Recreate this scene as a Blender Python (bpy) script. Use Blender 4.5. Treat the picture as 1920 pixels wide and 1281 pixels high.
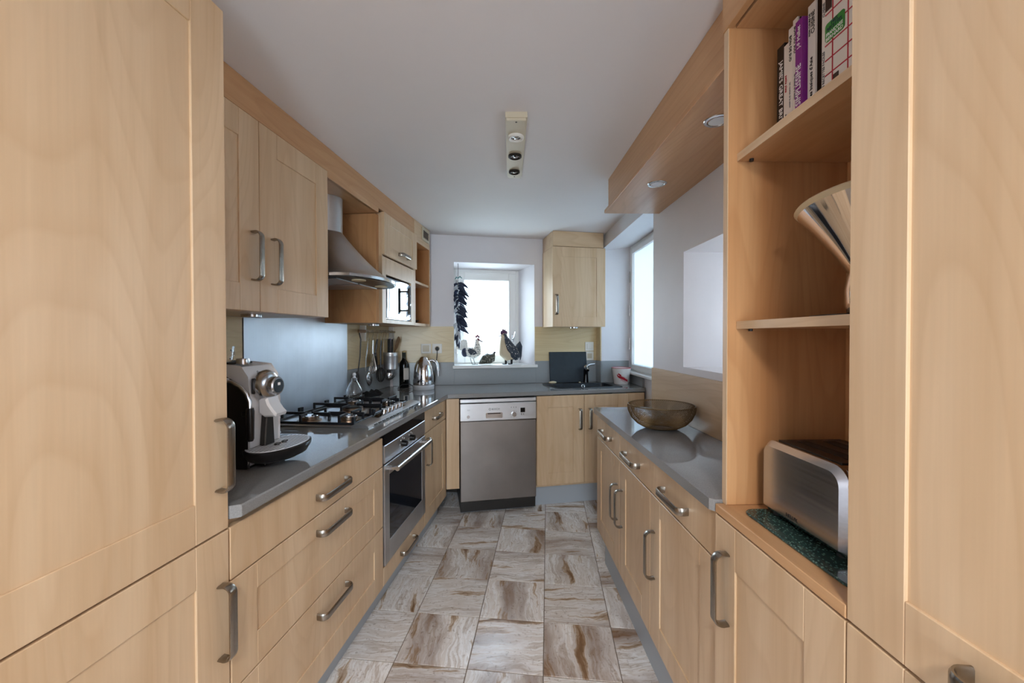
import bpy, bmesh, math, random
from math import sin, cos, pi, radians, sqrt, atan2
from mathutils import Vector, Matrix
random.seed(7)
S = bpy.context.scene
for o in list(bpy.data.objects): bpy.data.objects.remove(o)
COL = S.collection

# ------------------------------------------------------------------ camera
EYE = 1.317
cd = bpy.data.cameras.new('camera'); cam = bpy.data.objects.new('camera', cd); COL.objects.link(cam)
cd.sensor_width = 36.0; cd.lens = 768.0 / 1920.0 * 36.0; cd.clip_start = 0.02; cd.clip_end = 500
cam.matrix_world = (Matrix.Translation((0, 0, EYE)) @ Matrix.Rotation(pi / 2 - 0.0122, 4, 'X')
                    @ Matrix.Rotation(-0.0016, 4, 'Z'))
S.camera = cam

# ------------------------------------------------------------------ light, world, exposure
S.view_settings.view_transform = 'Standard'; S.view_settings.look = 'None'
S.view_settings.gamma = 1.0; S.view_settings.use_curve_mapping = False
S.view_settings.exposure = 1.0
W = bpy.data.worlds.new('sky'); S.world = W; W.use_nodes = True
wn = W.node_tree.nodes; wl = W.node_tree.links
bg = wn['Background']; tc = wn.new('ShaderNodeTexCoord'); sp = wn.new('ShaderNodeSeparateXYZ')
rp = wn.new('ShaderNodeValToRGB')
wl.new(tc.outputs['Generated'], sp.inputs[0]); wl.new(sp.outputs['Z'], rp.inputs[0]); wl.new(rp.outputs[0], bg.inputs[0])
rp.color_ramp.elements[0].position = 0.0; rp.color_ramp.elements[0].color = (0.78, 0.89, 1.0, 1)
rp.color_ramp.elements[1].position = 0.6; rp.color_ramp.elements[1].color = (0.48, 0.72, 1.0, 1)
bg.inputs[1].default_value = 9.5
try:
    S.cycles.max_bounces = 10; S.cycles.diffuse_bounces = 6; S.cycles.glossy_bounces = 5
    S.cycles.transmission_bounces = 8; S.cycles.transparent_max_bounces = 12
    S.cycles.caustics_reflective = False; S.cycles.caustics_refractive = False
    S.cycles.sample_clamp_indirect = 6.0; S.cycles.use_denoising = True
except Exception:
    pass

def portal(name, loc, rotz, sx, sz):
    l = bpy.data.lights.new(name, 'AREA'); l.shape = 'RECTANGLE'; l.size = sx; l.size_y = sz
    l.cycles.is_portal = True
    o = bpy.data.objects.new(name, l); COL.objects.link(o)
    o.matrix_world = Matrix.Translation(loc) @ Matrix.Rotation(rotz, 4, 'Z') @ Matrix.Rotation(-pi / 2, 4, 'X')
    return o

# ------------------------------------------------------------------ frames of the crooked room
class Frame:
    def __init__(s, ang, o=(0, 0)):
        s.a = ang; s.c, s.s = cos(ang), sin(ang); s.o = o
    def w(s, x, y): return (s.o[0] + x * s.c - y * s.s, s.o[1] + x * s.s + y * s.c)
LF = Frame(radians(83.9))                 # run on the left wall: x away from the camera, y into the wall
RF = Frame(radians(-88.7))                # run on the right wall: x towards the camera, y into the wall
BF = Frame(radians(11.3), (0, 3.64))      # end wall: x along the wall, y out through the wall
WF = Frame(0.0)                           # world

# ------------------------------------------------------------------ materials
MATS = {}
def lin(c):
    return tuple(((v / 255) / 12.92 if v / 255 <= .04045 else ((v / 255 + .055) / 1.055) ** 2.4) for v in c) + (1,)
def mat(name, rgb=(200, 200, 200), rough=.5, metal=0.0, spec=.5, trans=0.0, ior=1.45, emit=0.0, alpha=1.0, coat=0.0, noise=0.0, nscale=60, bump=0.0):
    m = bpy.data.materials.new(name); m.use_nodes = True; nt = m.node_tree; b = nt.nodes['Principled BSDF']
    b.inputs['Base Color'].default_value = lin(rgb); b.inputs['Roughness'].default_value = rough
    b.inputs['Metallic'].default_value = metal; b.inputs['Specular IOR Level'].default_value = spec
    b.inputs['Transmission Weight'].default_value = trans; b.inputs['IOR'].default_value = ior
    b.inputs['Coat Weight'].default_value = coat; b.inputs['Coat Roughness'].default_value = .1
    if emit:
        b.inputs['Emission Color'].default_value = lin(rgb); b.inputs['Emission Strength'].default_value = emit
    if noise or bump:
        t = nt.nodes.new('ShaderNodeTexCoord'); n = nt.nodes.new('ShaderNodeTexNoise'); n.inputs['Scale'].default_value = nscale
        n.inputs['Detail'].default_value = 3
        nt.links.new(t.outputs['Object'], n.inputs['Vector'])
        if noise:
            mx = nt.nodes.new('ShaderNodeMixRGB'); mx.blend_type = 'MIX'
            mx.inputs[1].default_value = lin([max(0, v * (1 - noise)) for v in rgb]); mx.inputs[2].default_value = lin([min(255, v * (1 + noise)) for v in rgb])
            nt.links.new(n.outputs['Fac'], mx.inputs[0]); nt.links.new(mx.outputs[0], b.inputs['Base Color'])
        if bump:
            bp = nt.nodes.new('ShaderNodeBump'); bp.inputs['Strength'].default_value = bump; bp.inputs['Distance'].default_value = .002
            nt.links.new(n.outputs['Fac'], bp.inputs['Height']); nt.links.new(bp.outputs[0], b.inputs['Normal'])
    MATS[name] = m
    return m

def wood(name, light, dark, axis='z', rough=.36, mixk=1.0):
    m = bpy.data.materials.new(name); m.use_nodes = True; nt = m.node_tree; N = nt.nodes; Lk = nt.links
    b = N['Principled BSDF']; b.inputs['Roughness'].default_value = rough; b.inputs['Specular IOR Level'].default_value = .45
    t = N.new('ShaderNodeTexCoord'); oi = N.new('ShaderNodeObjectInfo')
    mul = N.new('ShaderNodeVectorMath'); mul.operation = 'SCALE'; mul.inputs[0].default_value = (37, 23, 17)
    Lk.new(oi.outputs['Random'], mul.inputs['Scale'])
    add = N.new('ShaderNodeVectorMath'); add.operation = 'ADD'; Lk.new(t.outputs['Object'], add.inputs[0]); Lk.new(mul.outputs[0], add.inputs[1])
    def mapped(a, bb):
        mp = N.new('ShaderNodeMapping'); sc = [a, a, a]; sc['xyz'.index(axis)] = bb; mp.inputs['Scale'].default_value = sc
        Lk.new(add.outputs[0], mp.inputs[0]); return mp.outputs[0]
    n1 = N.new('ShaderNodeTexNoise'); n1.inputs['Scale'].default_value = 1.0; n1.inputs['Detail'].default_value = 4; n1.inputs['Roughness'].default_value = .55
    n1.inputs['Distortion'].default_value = .6
    Lk.new(mapped(9, .8), n1.inputs['Vector'])
    n2 = N.new('ShaderNodeTexNoise'); n2.inputs['Scale'].default_value = 1.0; n2.inputs['Detail'].default_value = 3
    Lk.new(mapped(150, 4), n2.inputs['Vector'])
    # cathedral figure: contour lines of a stretched smooth noise
    n3 = N.new('ShaderNodeTexNoise'); n3.inputs['Scale'].default_value = 1.0; n3.inputs['Detail'].default_value = 1.0
    Lk.new(mapped(4.5, .75), n3.inputs['Vector'])
    mm = N.new('ShaderNodeMath'); mm.operation = 'MULTIPLY'; mm.inputs[1].default_value = 17; Lk.new(n3.outputs['Fac'], mm.inputs[0])
    fr = N.new('ShaderNodeMath'); fr.operation = 'FRACT'; Lk.new(mm.outputs[0], fr.inputs[0])
    cr = N.new('ShaderNodeValToRGB'); e = cr.color_ramp.elements
    e[0].position = 0; e[0].color = (0, 0, 0, 1); e[1].position = 1; e[1].color = (0, 0, 0, 1)
    q = cr.color_ramp.elements.new(.88); q.color = (.55, .55, .55, 1); q = cr.color_ramp.elements.new(.55); q.color = (0.08, .08, .08, 1)
    Lk.new(fr.outputs[0], cr.inputs[0])
    r1 = N.new('ShaderNodeValToRGB'); r1.color_ramp.elements[0].position = .34; r1.color_ramp.elements[1].position = .72
    r1.color_ramp.elements[0].color = lin(light); r1.color_ramp.elements[1].color = lin(dark)
    Lk.new(n1.outputs['Fac'], r1.inputs[0])
    mx = N.new('ShaderNodeMixRGB'); mx.blend_type = 'MULTIPLY'; mx.inputs[0].default_value = .16 * mixk
    Lk.new(r1.outputs[0], mx.inputs[1]); Lk.new(n2.outputs['Fac'], mx.inputs[2])
    mx2 = N.new('ShaderNodeMixRGB'); mx2.blend_type = 'MIX'; mx2.inputs[2].default_value = lin([dark[0] * .86, dark[1] * .80, dark[2] * .72])
    sc = N.new('ShaderNodeMath'); sc.operation = 'MULTIPLY'; sc.inputs[1].default_value = .40 * mixk; Lk.new(cr.outputs[0], sc.inputs[0])
    Lk.new(sc.outputs[0], mx2.inputs[0]); Lk.new(mx.outputs[0], mx2.inputs[1]); Lk.new(mx2.outputs[0], b.inputs['Base Color'])
    bp = N.new('ShaderNodeBump'); bp.inputs['Strength'].default_value = .05; bp.inputs['Distance'].default_value = .001
    Lk.new(n2.outputs['Fac'], bp.inputs['Height']); Lk.new(bp.outputs[0], b.inputs['Normal'])
    MATS[name] = m; return m

def stone(name, flip, dull):
    """striated travertine; the bands run along x, or along y when flip"""
    m = bpy.data.materials.new(name); m.use_nodes = True; nt = m.node_tree; N = nt.nodes; Lk = nt.links
    b = N['Principled BSDF']; b.inputs['Roughness'].default_value = .24; b.inputs['Specular IOR Level'].default_value = .5
    t = N.new('ShaderNodeTexCoord'); oi = N.new('ShaderNodeObjectInfo')
    mul = N.new('ShaderNodeVectorMath'); mul.operation = 'SCALE'; mul.inputs[0].default_value = (91, 67, 31); Lk.new(oi.outputs['Random'], mul.inputs['Scale'])
    add = N.new('ShaderNodeVectorMath'); add.operation = 'ADD'; Lk.new(t.outputs['Object'], add.inputs[0]); Lk.new(mul.outputs[0], add.inputs[1])
    warp = N.new('ShaderNodeTexNoise'); warp.inputs['Scale'].default_value = 5.5; warp.inputs['Detail'].default_value = 3; Lk.new(add.outputs[0], warp.inputs['Vector'])
    sw = N.new('ShaderNodeVectorMath'); sw.operation = 'SCALE'; sw.inputs['Scale'].default_value = .085; Lk.new(warp.outputs['Color'], sw.inputs[0])
    a2 = N.new('ShaderNodeVectorMath'); a2.operation = 'ADD'; Lk.new(add.outputs[0], a2.inputs[0]); Lk.new(sw.outputs[0], a2.inputs[1])
    mp = N.new('ShaderNodeMapping'); mp.inputs['Scale'].default_value = (1.9, 15, 5) if not flip else (15, 1.9, 5); Lk.new(a2.outputs[0], mp.inputs[0])
    n1 = N.new('ShaderNodeTexNoise'); n1.inputs['Scale'].default_value = 1; n1.inputs['Detail'].default_value = 7; n1.inputs['Roughness'].default_value = .62; Lk.new(mp.outputs[0], n1.inputs['Vector'])
    r = N.new('ShaderNodeValToRGB'); e = r.color_ramp.elements
    e[0].position = .22; e[0].color = lin((96, 76, 58)); e[1].position = .80; e[1].color = lin((246, 243, 240))
    for p, c in ((.33, (140, 108, 78)), (.40, (202, 180, 156)), (.44, (244, 240, 236)), (.50, (226, 217, 208)), (.55, (250, 248, 246)), (.61, (208, 196, 184)), (.66, (246, 243, 240))):
        q = e.new(p); q.color = lin([v * dull for v in c])
    Lk.new(n1.outputs['Fac'], r.inputs[0])
    mp2 = N.new('ShaderNodeMapping'); mp2.inputs['Scale'].default_value = (.9, 4.5, 2) if not flip else (4.5, .9, 2); Lk.new(a2.outputs[0], mp2.inputs[0])
    n2 = N.new('ShaderNodeTexNoise'); n2.inputs['Scale'].default_value = 1; n2.inputs['Detail'].default_value = 4; Lk.new(mp2.outputs[0], n2.inputs['Vector'])
    r2 = N.new('ShaderNodeValToRGB'); r2.color_ramp.elements[0].position = .50; r2.color_ramp.elements[0].color = (0, 0, 0, 1)
    r2.color_ramp.elements[1].position = .68; r2.color_ramp.elements[1].color = (.9, .9, .9, 1); Lk.new(n2.outputs['Fac'], r2.inputs[0])
    mx = N.new('ShaderNodeMixRGB'); mx.inputs[2].default_value = lin((128, 92, 60)); Lk.new(r2.outputs[0], mx.inputs[0]); Lk.new(r.outputs[0], mx.inputs[1])
    n3 = N.new('ShaderNodeTexNoise'); n3.inputs['Scale'].default_value = 70; n3.inputs['Detail'].default_value = 2; Lk.new(a2.outputs[0], n3.inputs['Vector'])
    r3 = N.new('ShaderNodeValToRGB'); r3.color_ramp.elements[0].position = .28; r3.color_ramp.elements[0].color = (.45, .38, .32, 1)
    r3.color_ramp.elements[1].position = .40; r3.color_ramp.elements[1].color = (1, 1, 1, 1); Lk.new(n3.outputs['Fac'], r3.inputs[0])
    m3 = N.new('ShaderNodeMixRGB'); m3.blend_type = 'MULTIPLY'; m3.inputs[0].default_value = .55; Lk.new(mx.outputs[0], m3.inputs[1]); Lk.new(r3.outputs[0], m3.inputs[2])
    Lk.new(m3.outputs[0], b.inputs['Base Color'])
    bp = N.new('ShaderNodeBump'); bp.inputs['Strength'].default_value = .12; bp.inputs['Distance'].default_value = .002
    Lk.new(n1.outputs['Fac'], bp.inputs['Height']); Lk.new(bp.outputs[0], b.inputs['Normal'])
    MATS[name] = m; return m

def brushed(name, rgb, rough, axis='z', streak=.16):
    m = bpy.data.materials.new(name); m.use_nodes = True; nt = m.node_tree; N = nt.nodes; Lk = nt.links
    b = N['Principled BSDF']; b.inputs['Metallic'].default_value = 1; b.inputs['Roughness'].default_value = rough
    t = N.new('ShaderNodeTexCoord'); mp = N.new('ShaderNodeMapping'); sc = [160, 160, 160]; sc['xyz'.index(axis)] = 2.0; mp.inputs['Scale'].default_value = sc
    Lk.new(t.outputs['Object'], mp.inputs[0]); n = N.new('ShaderNodeTexNoise'); n.inputs['Scale'].default_value = 1; n.inputs['Detail'].default_value = 3; Lk.new(mp.outputs[0], n.inputs['Vector'])
    r = N.new('ShaderNodeMapRange'); r.inputs['To Min'].default_value = rough - streak * .5; r.inputs['To Max'].default_value = rough + streak; Lk.new(n.outputs['Fac'], r.inputs['Value']); Lk.new(r.outputs[0], b.inputs['Roughness'])
    n2 = N.new('ShaderNodeTexNoise'); n2.inputs['Scale'].default_value = 5; n2.inputs['Detail'].default_value = 3; Lk.new(t.outputs['Object'], n2.inputs['Vector'])
    mx = N.new('ShaderNodeMixRGB'); mx.inputs[1].default_value = lin([v * .9 for v in rgb]); mx.inputs[2].default_value = lin([min(255, v * 1.08) for v in rgb]); Lk.new(n2.outputs['Fac'], mx.inputs[0]); Lk.new(mx.outputs[0], b.inputs['Base Color'])
    bp = N.new('ShaderNodeBump'); bp.inputs['Strength'].default_value = .06; bp.inputs['Distance'].default_value = .0006; Lk.new(n.outputs['Fac'], bp.inputs['Height']); Lk.new(bp.outputs[0], b.inputs['Normal'])
    MATS[name] = m; return m

def spotted(name, base, spot, scale, thr, rough=.5):
    m = bpy.data.materials.new(name); m.use_nodes = True; nt = m.node_tree; N = nt.nodes; Lk = nt.links
    b = N['Principled BSDF']; b.inputs['Roughness'].default_value = rough
    t = N.new('ShaderNodeTexCoord'); v = N.new('ShaderNodeTexVoronoi'); v.inputs['Scale'].default_value = scale; Lk.new(t.outputs['Object'], v.inputs['Vector'])
    r = N.new('ShaderNodeValToRGB'); r.color_ramp.interpolation = 'CONSTANT'; r.color_ramp.elements[0].color = lin(spot); r.color_ramp.elements[1].position = thr; r.color_ramp.elements[1].color = lin(base)
    Lk.new(v.outputs['Distance'], r.inputs[0]); Lk.new(r.outputs[0], b.inputs['Base Color']); MATS[name] = m; return m

wood('maple', (219, 191, 157), (200, 167, 130), mixk=.75)
wood('maple_flat', (219, 191, 157), (200, 167, 130), 'x')
wood('maple_inside_dimmed', (206, 156, 108), (182, 128, 82))  # more orange shelf wood, deepened in colour for the dimmer light inside
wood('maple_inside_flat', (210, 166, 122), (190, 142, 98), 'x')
wood('maple_splash', (228, 208, 166), (212, 188, 142), 'x', .3)
wood('spoon_wood', (150, 110, 74), (110, 76, 48), 'z', .6)
mat('edge', (205, 160, 96), .5)
mat('gap', (40, 30, 24), .8)
mat('wall', (222, 219, 222), .55, noise=.015, nscale=6, bump=.25)
mat('ceiling', (224, 219, 219), .7, noise=.01, nscale=4, bump=.12)
mat('white_paint', (236, 236, 234), .35)
mat('white_plastic', (228, 224, 216), .35)
mat('cream', (194, 182, 158), .4)
mat('quartz', (130, 130, 130), .045, noise=.16, nscale=420, spec=.75)
mat('quartz_wall', (150, 154, 156), .22, noise=.08, nscale=420)
mat('plinth', (166, 172, 178), .42, spec=.5)
mat('grout', (120, 106, 92), .8)
brushed('steel', (204, 204, 206), .33)
brushed('steel_flat', (204, 204, 206), .30, 'x')
brushed('steel_sheet', (212, 220, 230), .36, 'z', .3)
brushed('toaster_steel', (186, 188, 192), .2, 'x', .08)
brushed('dw_steel', (140, 132, 127), .34)
mat('kick_steel', (138, 142, 152), .4, .4)
mat('nickel', (158, 150, 140), .27, 1.0, noise=.05, nscale=200)
mat('chrome', (222, 222, 224), .06, 1.0)
mat('satin_chrome', (196, 196, 198), .2, 1.0)
mat('silver_plastic', (216, 218, 222), .30, .2)
mat('dark_metal', (60, 58, 56), .4, .8)
mat('black_plastic', (16, 16, 18), .32)
mat('black_gloss', (8, 9, 12), .06)
mat('iron', (20, 22, 27), .42)
mat('sink_black', (30, 36, 44), .35, noise=.1, nscale=300)
mat('slate', (36, 46, 54), .55, noise=.12, nscale=25)
mat('burner', (150, 130, 112), .35, 1.0)
mat('glass', (255, 255, 255), .0, trans=1.0, ior=1.45)
def thin_glass(name):
    m = bpy.data.materials.new(name); m.use_nodes = True; nt = m.node_tree; nt.nodes.remove(nt.nodes['Principled BSDF'])
    out = nt.nodes['Material Output']; tr = nt.nodes.new('ShaderNodeBsdfTransparent'); gl = nt.nodes.new('ShaderNodeBsdfGlossy'); gl.inputs['Roughness'].default_value = .0
    tr.inputs[0].default_value = (.96, .98, .98, 1)
    fr = nt.nodes.new('ShaderNodeFresnel'); fr.inputs[0].default_value = 1.35; mx = nt.nodes.new('ShaderNodeMixShader')
    ge = nt.nodes.new('ShaderNodeNewGeometry'); inv = nt.nodes.new('ShaderNodeMath'); inv.operation = 'SUBTRACT'; inv.inputs[0].default_value = 1.0
    ml = nt.nodes.new('ShaderNodeMath'); ml.operation = 'MULTIPLY'; nt.links.new(ge.outputs['Backfacing'], inv.inputs[1]); nt.links.new(inv.outputs[0], ml.inputs[0]); nt.links.new(fr.outputs[0], ml.inputs[1])
    nt.links.new(ml.outputs[0], mx.inputs[0]); nt.links.new(tr.outputs[0], mx.inputs[1]); nt.links.new(gl.outputs[0], mx.inputs[2]); nt.links.new(mx.outputs[0], out.inputs[0])
    MATS[name] = m
thin_glass('pane')
def frosted(name, tint):
    m = bpy.data.materials.new(name); m.use_nodes = True; nt = m.node_tree; nt.nodes.remove(nt.nodes['Principled BSDF'])
    out = nt.nodes['Material Output']; tl = nt.nodes.new('ShaderNodeBsdfTranslucent'); tl.inputs[0].default_value = tint
    df = nt.nodes.new('ShaderNodeBsdfDiffuse'); df.inputs[0].default_value = (.82, .84, .86, 1); mx = nt.nodes.new('ShaderNodeMixShader'); mx.inputs[0].default_value = .25
    nt.links.new(tl.outputs[0], mx.inputs[1]); nt.links.new(df.outputs[0], mx.inputs[2]); nt.links.new(mx.outputs[0], out.inputs[0]); MATS[name] = m
frosted('frosted_pane', (.40, .435, .455, 1)); frosted('frosted_light', (.70, .70, .68, 1))
mat('oven_glass', (18, 24, 34), .05, spec=.7)
mat('mirror_glass', (170, 180, 192), .06, .85)
mat('frost', (232, 240, 248), .6, trans=.0)
mat('red', (176, 26, 44), .4)
mat('black_ink', (22, 22, 24), .6)
mat('white_ink', (240, 240, 240), .6)
mat('grey_ink', (110, 112, 116), .6)
mat('purple', (126, 30, 132), .45)
mat('book_white', (222, 216, 208), .5)
mat('book_black', (20, 17, 17), .4)
mat('book_grey', (96, 92, 96), .5)
mat('book_brown', (52, 34, 24), .5)
mat('book_green', (52, 132, 50), .5)
mat('paper', (206, 192, 166), .8)
mat('soap', (226, 212, 180), .45)
mat('enamel', (240, 238, 236), .2)
mat('wine_glass', (10, 14, 12), .08)
mat('foil', (38, 46, 40), .35)
mat('cork', (186, 160, 104), .5)
mat('brass_wire', (116, 92, 60), .45, .75)
mat('navy', (34, 42, 66), .45)
mat('plum', (86, 50, 84), .45)
mat('pale_leaf', (196, 204, 212), .45)
mat('verdigris', (92, 138, 138), .5)
mat('hen_red', (120, 34, 50), .5)
mat('beak', (128, 92, 84), .5)
mat('cream_clay', (208, 190, 160), .5)
mat('slate_clay', (52, 62, 76), .5)
spotted('hen_white', (228, 224, 214), (38, 40, 46), 62, .30)
spotted('hen_dots', (42, 52, 66), (232, 230, 222), 62, .22)
spotted('guinea', (70, 72, 62), (206, 204, 190), 75, .25)
mat('clay_rough', (220, 216, 206), .7, noise=.12, nscale=160)
spotted('marble_green', (40, 66, 64), (98, 132, 122), 170, .30, .12)
mat('cloth_black', (18, 19, 22), .85)
mat('brown_dome', (78, 50, 34), .35)
mat('lip', (206, 190, 156), .3)
mat('rubber', (40, 40, 42), .6)
mat('cable', (60, 62, 64), .5)
mat('blue_plastic', (38, 44, 120), .4)
mat('roof_tile', (214, 176, 152), .8, noise=.1, nscale=3)
mat('render_wall', (240, 228, 214), .8)
mat('hill', (196, 206, 206), .9)
mat('tree_green', (190, 206, 172), .8)
mat('bark', (120, 104, 90), .9)
mat('ground', (206, 196, 180), .9)
mat('fill_lamp_glass', (255, 226, 190), .4, emit=1.0)
mat('reflector', (236, 238, 242), .12, 1.0)
for i_, d_ in enumerate((1.0, .95)):
    stone('travertine_%d' % i_, False, d_); stone('travertine_cross_%d' % i_, True, d_)

# ------------------------------------------------------------------ mesh builder
class MB:
    def __init__(s): s.v = []; s.f = []; s.fm = []; s.m = 0
    def mk(s): return len(s.v)
    def xf(s, M, i0=0):
        for i in range(i0, len(s.v)): s.v[i] = tuple(M @ Vector(s.v[i]))
        return s
    def add(s, vs, fs):
        o = len(s.v); s.v += [tuple(p) for p in vs]; s.f += [tuple(i + o for i in f) for f in fs]; s.fm += [s.m] * len(fs); return s
    def box(s, x0, x1, y0, y1, z0, z1, c=0.0):
        if x1 < x0: x0, x1 = x1, x0
        if y1 < y0: y0, y1 = y1, y0
        if z1 < z0: z0, z1 = z1, z0
        if c <= 0:
            return s.add([(x0, y0, z0), (x1, y0, z0), (x1, y1, z0), (x0, y1, z0), (x0, y0, z1), (x1, y0, z1), (x1, y1, z1), (x0, y1, z1)],
                         [(0, 3, 2, 1), (4, 5, 6, 7), (0, 1, 5, 4), (1, 2, 6, 5), (2, 3, 7, 6), (3, 0, 4, 7)])
        c = min(c, (x1 - x0) * .45, (y1 - y0) * .45, (z1 - z0) * .45)
        X = (x0, x1); Y = (y0, y1); Z = (z0, z1); vs = []; ix = {}
        for i in (0, 1):
            for j in (0, 1):
                for k in (0, 1):
                    dx, dy, dz = (c, -c)[i], (c, -c)[j], (c, -c)[k]
                    ix[i, j, k, 0] = len(vs); vs.append((X[i], Y[j] + dy, Z[k] + dz))
                    ix[i, j, k, 1] = len(vs); vs.append((X[i] + dx, Y[j], Z[k] + dz))
                    ix[i, j, k, 2] = len(vs); vs.append((X[i] + dx, Y[j] + dy, Z[k]))
        fs = []; q = ((0, 0), (1, 0), (1, 1), (0, 1))
        for i in (0, 1):
            fs.append([ix[i, a, b, 0] for a, b in q]); fs.append([ix[a, i, b, 1] for a, b in q]); fs.append([ix[a, b, i, 2] for a, b in q])
        for a in (0, 1):
            for b in (0, 1):
                fs.append([ix[a, b, 0, 0], ix[a, b, 1, 0], ix[a, b, 1, 1], ix[a, b, 0, 1]])
                fs.append([ix[a, 0, b, 0], ix[a, 1, b, 0], ix[a, 1, b, 2], ix[a, 0, b, 2]])
                fs.append([ix[0, a, b, 1], ix[1, a, b, 1], ix[1, a, b, 2], ix[0, a, b, 2]])
        for i in (0, 1):
            for j in (0, 1):
                for k in (0, 1): fs.append([ix[i, j, k, 0], ix[i, j, k, 1], ix[i, j, k, 2]])
        return s.add(vs, fs)
    def prism(s, poly, a0, a1, ax='z', c=0.0):
        """poly: 2D points; extruded along ax ('z': xy, 'y': xz, 'x': yz); c chamfers both ends inward"""
        n = len(poly)
        def P(p, a): return (p[0], p[1], a) if ax == 'z' else ((p[0], a, p[1]) if ax == 'y' else (a, p[0], p[1]))
        if c > 0:
            cx = sum(p[0] for p in poly) / n; cy = sum(p[1] for p in poly) / n
            ins = []
            for i, p in enumerate(poly):
                a = Vector(poly[i - 1]) ; b = Vector(p); d = Vector(poly[(i + 1) % n])
                e1 = (b - a).normalized(); e2 = (d - b).normalized(); nn = Vector((-(e1.y + e2.y), e1.x + e2.x))
                if nn.length < 1e-6: nn = Vector((-e1.y, e1.x))
                nn.normalize(); k = max(.4, nn.dot(Vector((-e1.y, e1.x))))
                w = c / k
                if (Vector((cx, cy)) - b).dot(nn) < 0: w = -w if n < 8 else w
                ins.append((b.x + nn.x * w, b.y + nn.y * w))
            rings = [[P(p, a0) for p in ins], [P(p, a0 + c) for p in poly], [P(p, a1 - c) for p in poly], [P(p, a1) for p in ins]]
        else:
            rings = [[P(p, a0) for p in poly], [P(p, a1) for p in poly]]
        vs = [p for r in rings for p in r]; fs = [tuple(range(n))[::-1], tuple(range((len(rings) - 1) * n, len(rings) * n))]
        for r in range(len(rings) - 1):
            for i in range(n):
                j = (i + 1) % n; fs.append((r * n + i, r * n + j, (r + 1) * n + j, (r + 1) * n + i))
        return s.add(vs, fs)
    def tube(s, pts, r, seg=8, caps=True, closed=False, flat=None):
        pts = [Vector(p) for p in pts]; n = len(pts); rr = r if isinstance(r, (list, tuple)) else [r] * n
        T = []
        for i in range(n):
            a = pts[i - 1] if (i > 0 or closed) else pts[0]; b = pts[(i + 1) % n] if (i < n - 1 or closed) else pts[-1]
            T.append((b - a).normalized())
        up = Vector((0, 0, 1)) if abs(T[0].z) < .9 else Vector((1, 0, 0))
        N = (up - T[0] * up.dot(T[0])).normalized(); vs = []
        for i in range(n):
            N = (N - T[i] * N.dot(T[i])); N = N.normalized() if N.length > 1e-6 else T[i].orthogonal().normalized()
            B = T[i].cross(N)
            for k in range(seg):
                a = 2 * pi * k / seg; vs.append(pts[i] + (N * cos(a) + B * sin(a) * (flat or 1)) * rr[i])
        fs = []
        for i in range(n if closed else n - 1):
            j = (i + 1) % n
            for k in range(seg):
                l = (k + 1) % seg; fs.append((i * seg + k, i * seg + l, j * seg + l, j * seg + k))
        if caps and not closed: fs += [tuple(range(seg))[::-1], tuple(range((n - 1) * seg, n * seg))]
        return s.add(vs, fs)
    def lathe(s, prof, cx=0, cy=0, cz=0, seg=28, sx=1, sy=1):
        vs = []; fs = []; rings = []
        for r, z in prof:
            if r < 1e-6: rings.append([len(vs)]); vs.append((cx, cy, cz + z))
            else:
                rings.append(list(range(len(vs), len(vs) + seg)))
                for k in range(seg): a = 2 * pi * k / seg; vs.append((cx + r * cos(a) * sx, cy + r * sin(a) * sy, cz + z))
        for A, B in zip(rings, rings[1:]):
            if len(A) == 1 and len(B) == 1: continue
            for k in range(seg):
                l = (k + 1) % seg
                if len(A) == 1: fs.append((A[0], B[l], B[k]))
                elif len(B) == 1: fs.append((A[k], A[l], B[0]))
                else: fs.append((A[k], A[l], B[l], B[k]))
        return s.add(vs, fs)
    def cyl(s, p0, p1, r, seg=16, r1=None): return s.tube([p0, p1], [r, r if r1 is None else r1], seg)
    def ball(s, c, r, seg=16, rings=10):
        r = r if isinstance(r, (tuple, list)) else (r, r, r)
        i0 = s.mk(); s.lathe([(sin(pi * k / rings), -cos(pi * k / rings)) for k in range(rings + 1)], seg=seg)
        return s.xf(Matrix.Translation(c) @ Matrix.Diagonal((r[0], r[1], r[2], 1)), i0)
    def mesh(s, name, base=(0, 0, 0), smooth=35):
        me = bpy.data.meshes.new(name)
        b = Vector(base); me.from_pydata([tuple(Vector(p) - b) for p in s.v], [], s.f)
        bm = bmesh.new(); bm.from_mesh(me); bmesh.ops.recalc_face_normals(bm, faces=bm.faces); bm.to_mesh(me); bm.free()
        if smooth:
            me.polygons.foreach_set('use_smooth', [True] * len(me.polygons)); me.set_sharp_from_angle(angle=radians(smooth))
        me.update(); return me

def arc(cx, cy, r, a0, a1, n=8, rx=None):
    return [(cx + (rx or r) * cos(radians(a0 + (a1 - a0) * k / n)), cy + r * sin(radians(a0 + (a1 - a0) * k / n))) for k in range(n + 1)]
def rrect(x0, x1, y0, y1, r, n=5):
    rs = r if isinstance(r, (tuple, list)) else (r,) * 4
    return (arc(x0 + rs[0], y0 + rs[0], rs[0], 180, 270, n) + arc(x1 - rs[1], y0 + rs[1], rs[1], 270, 360, n)
            + arc(x1 - rs[2], y1 - rs[2], rs[2], 0, 90, n) + arc(x0 + rs[3], y1 - rs[3], rs[3], 90, 180, n))

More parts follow.
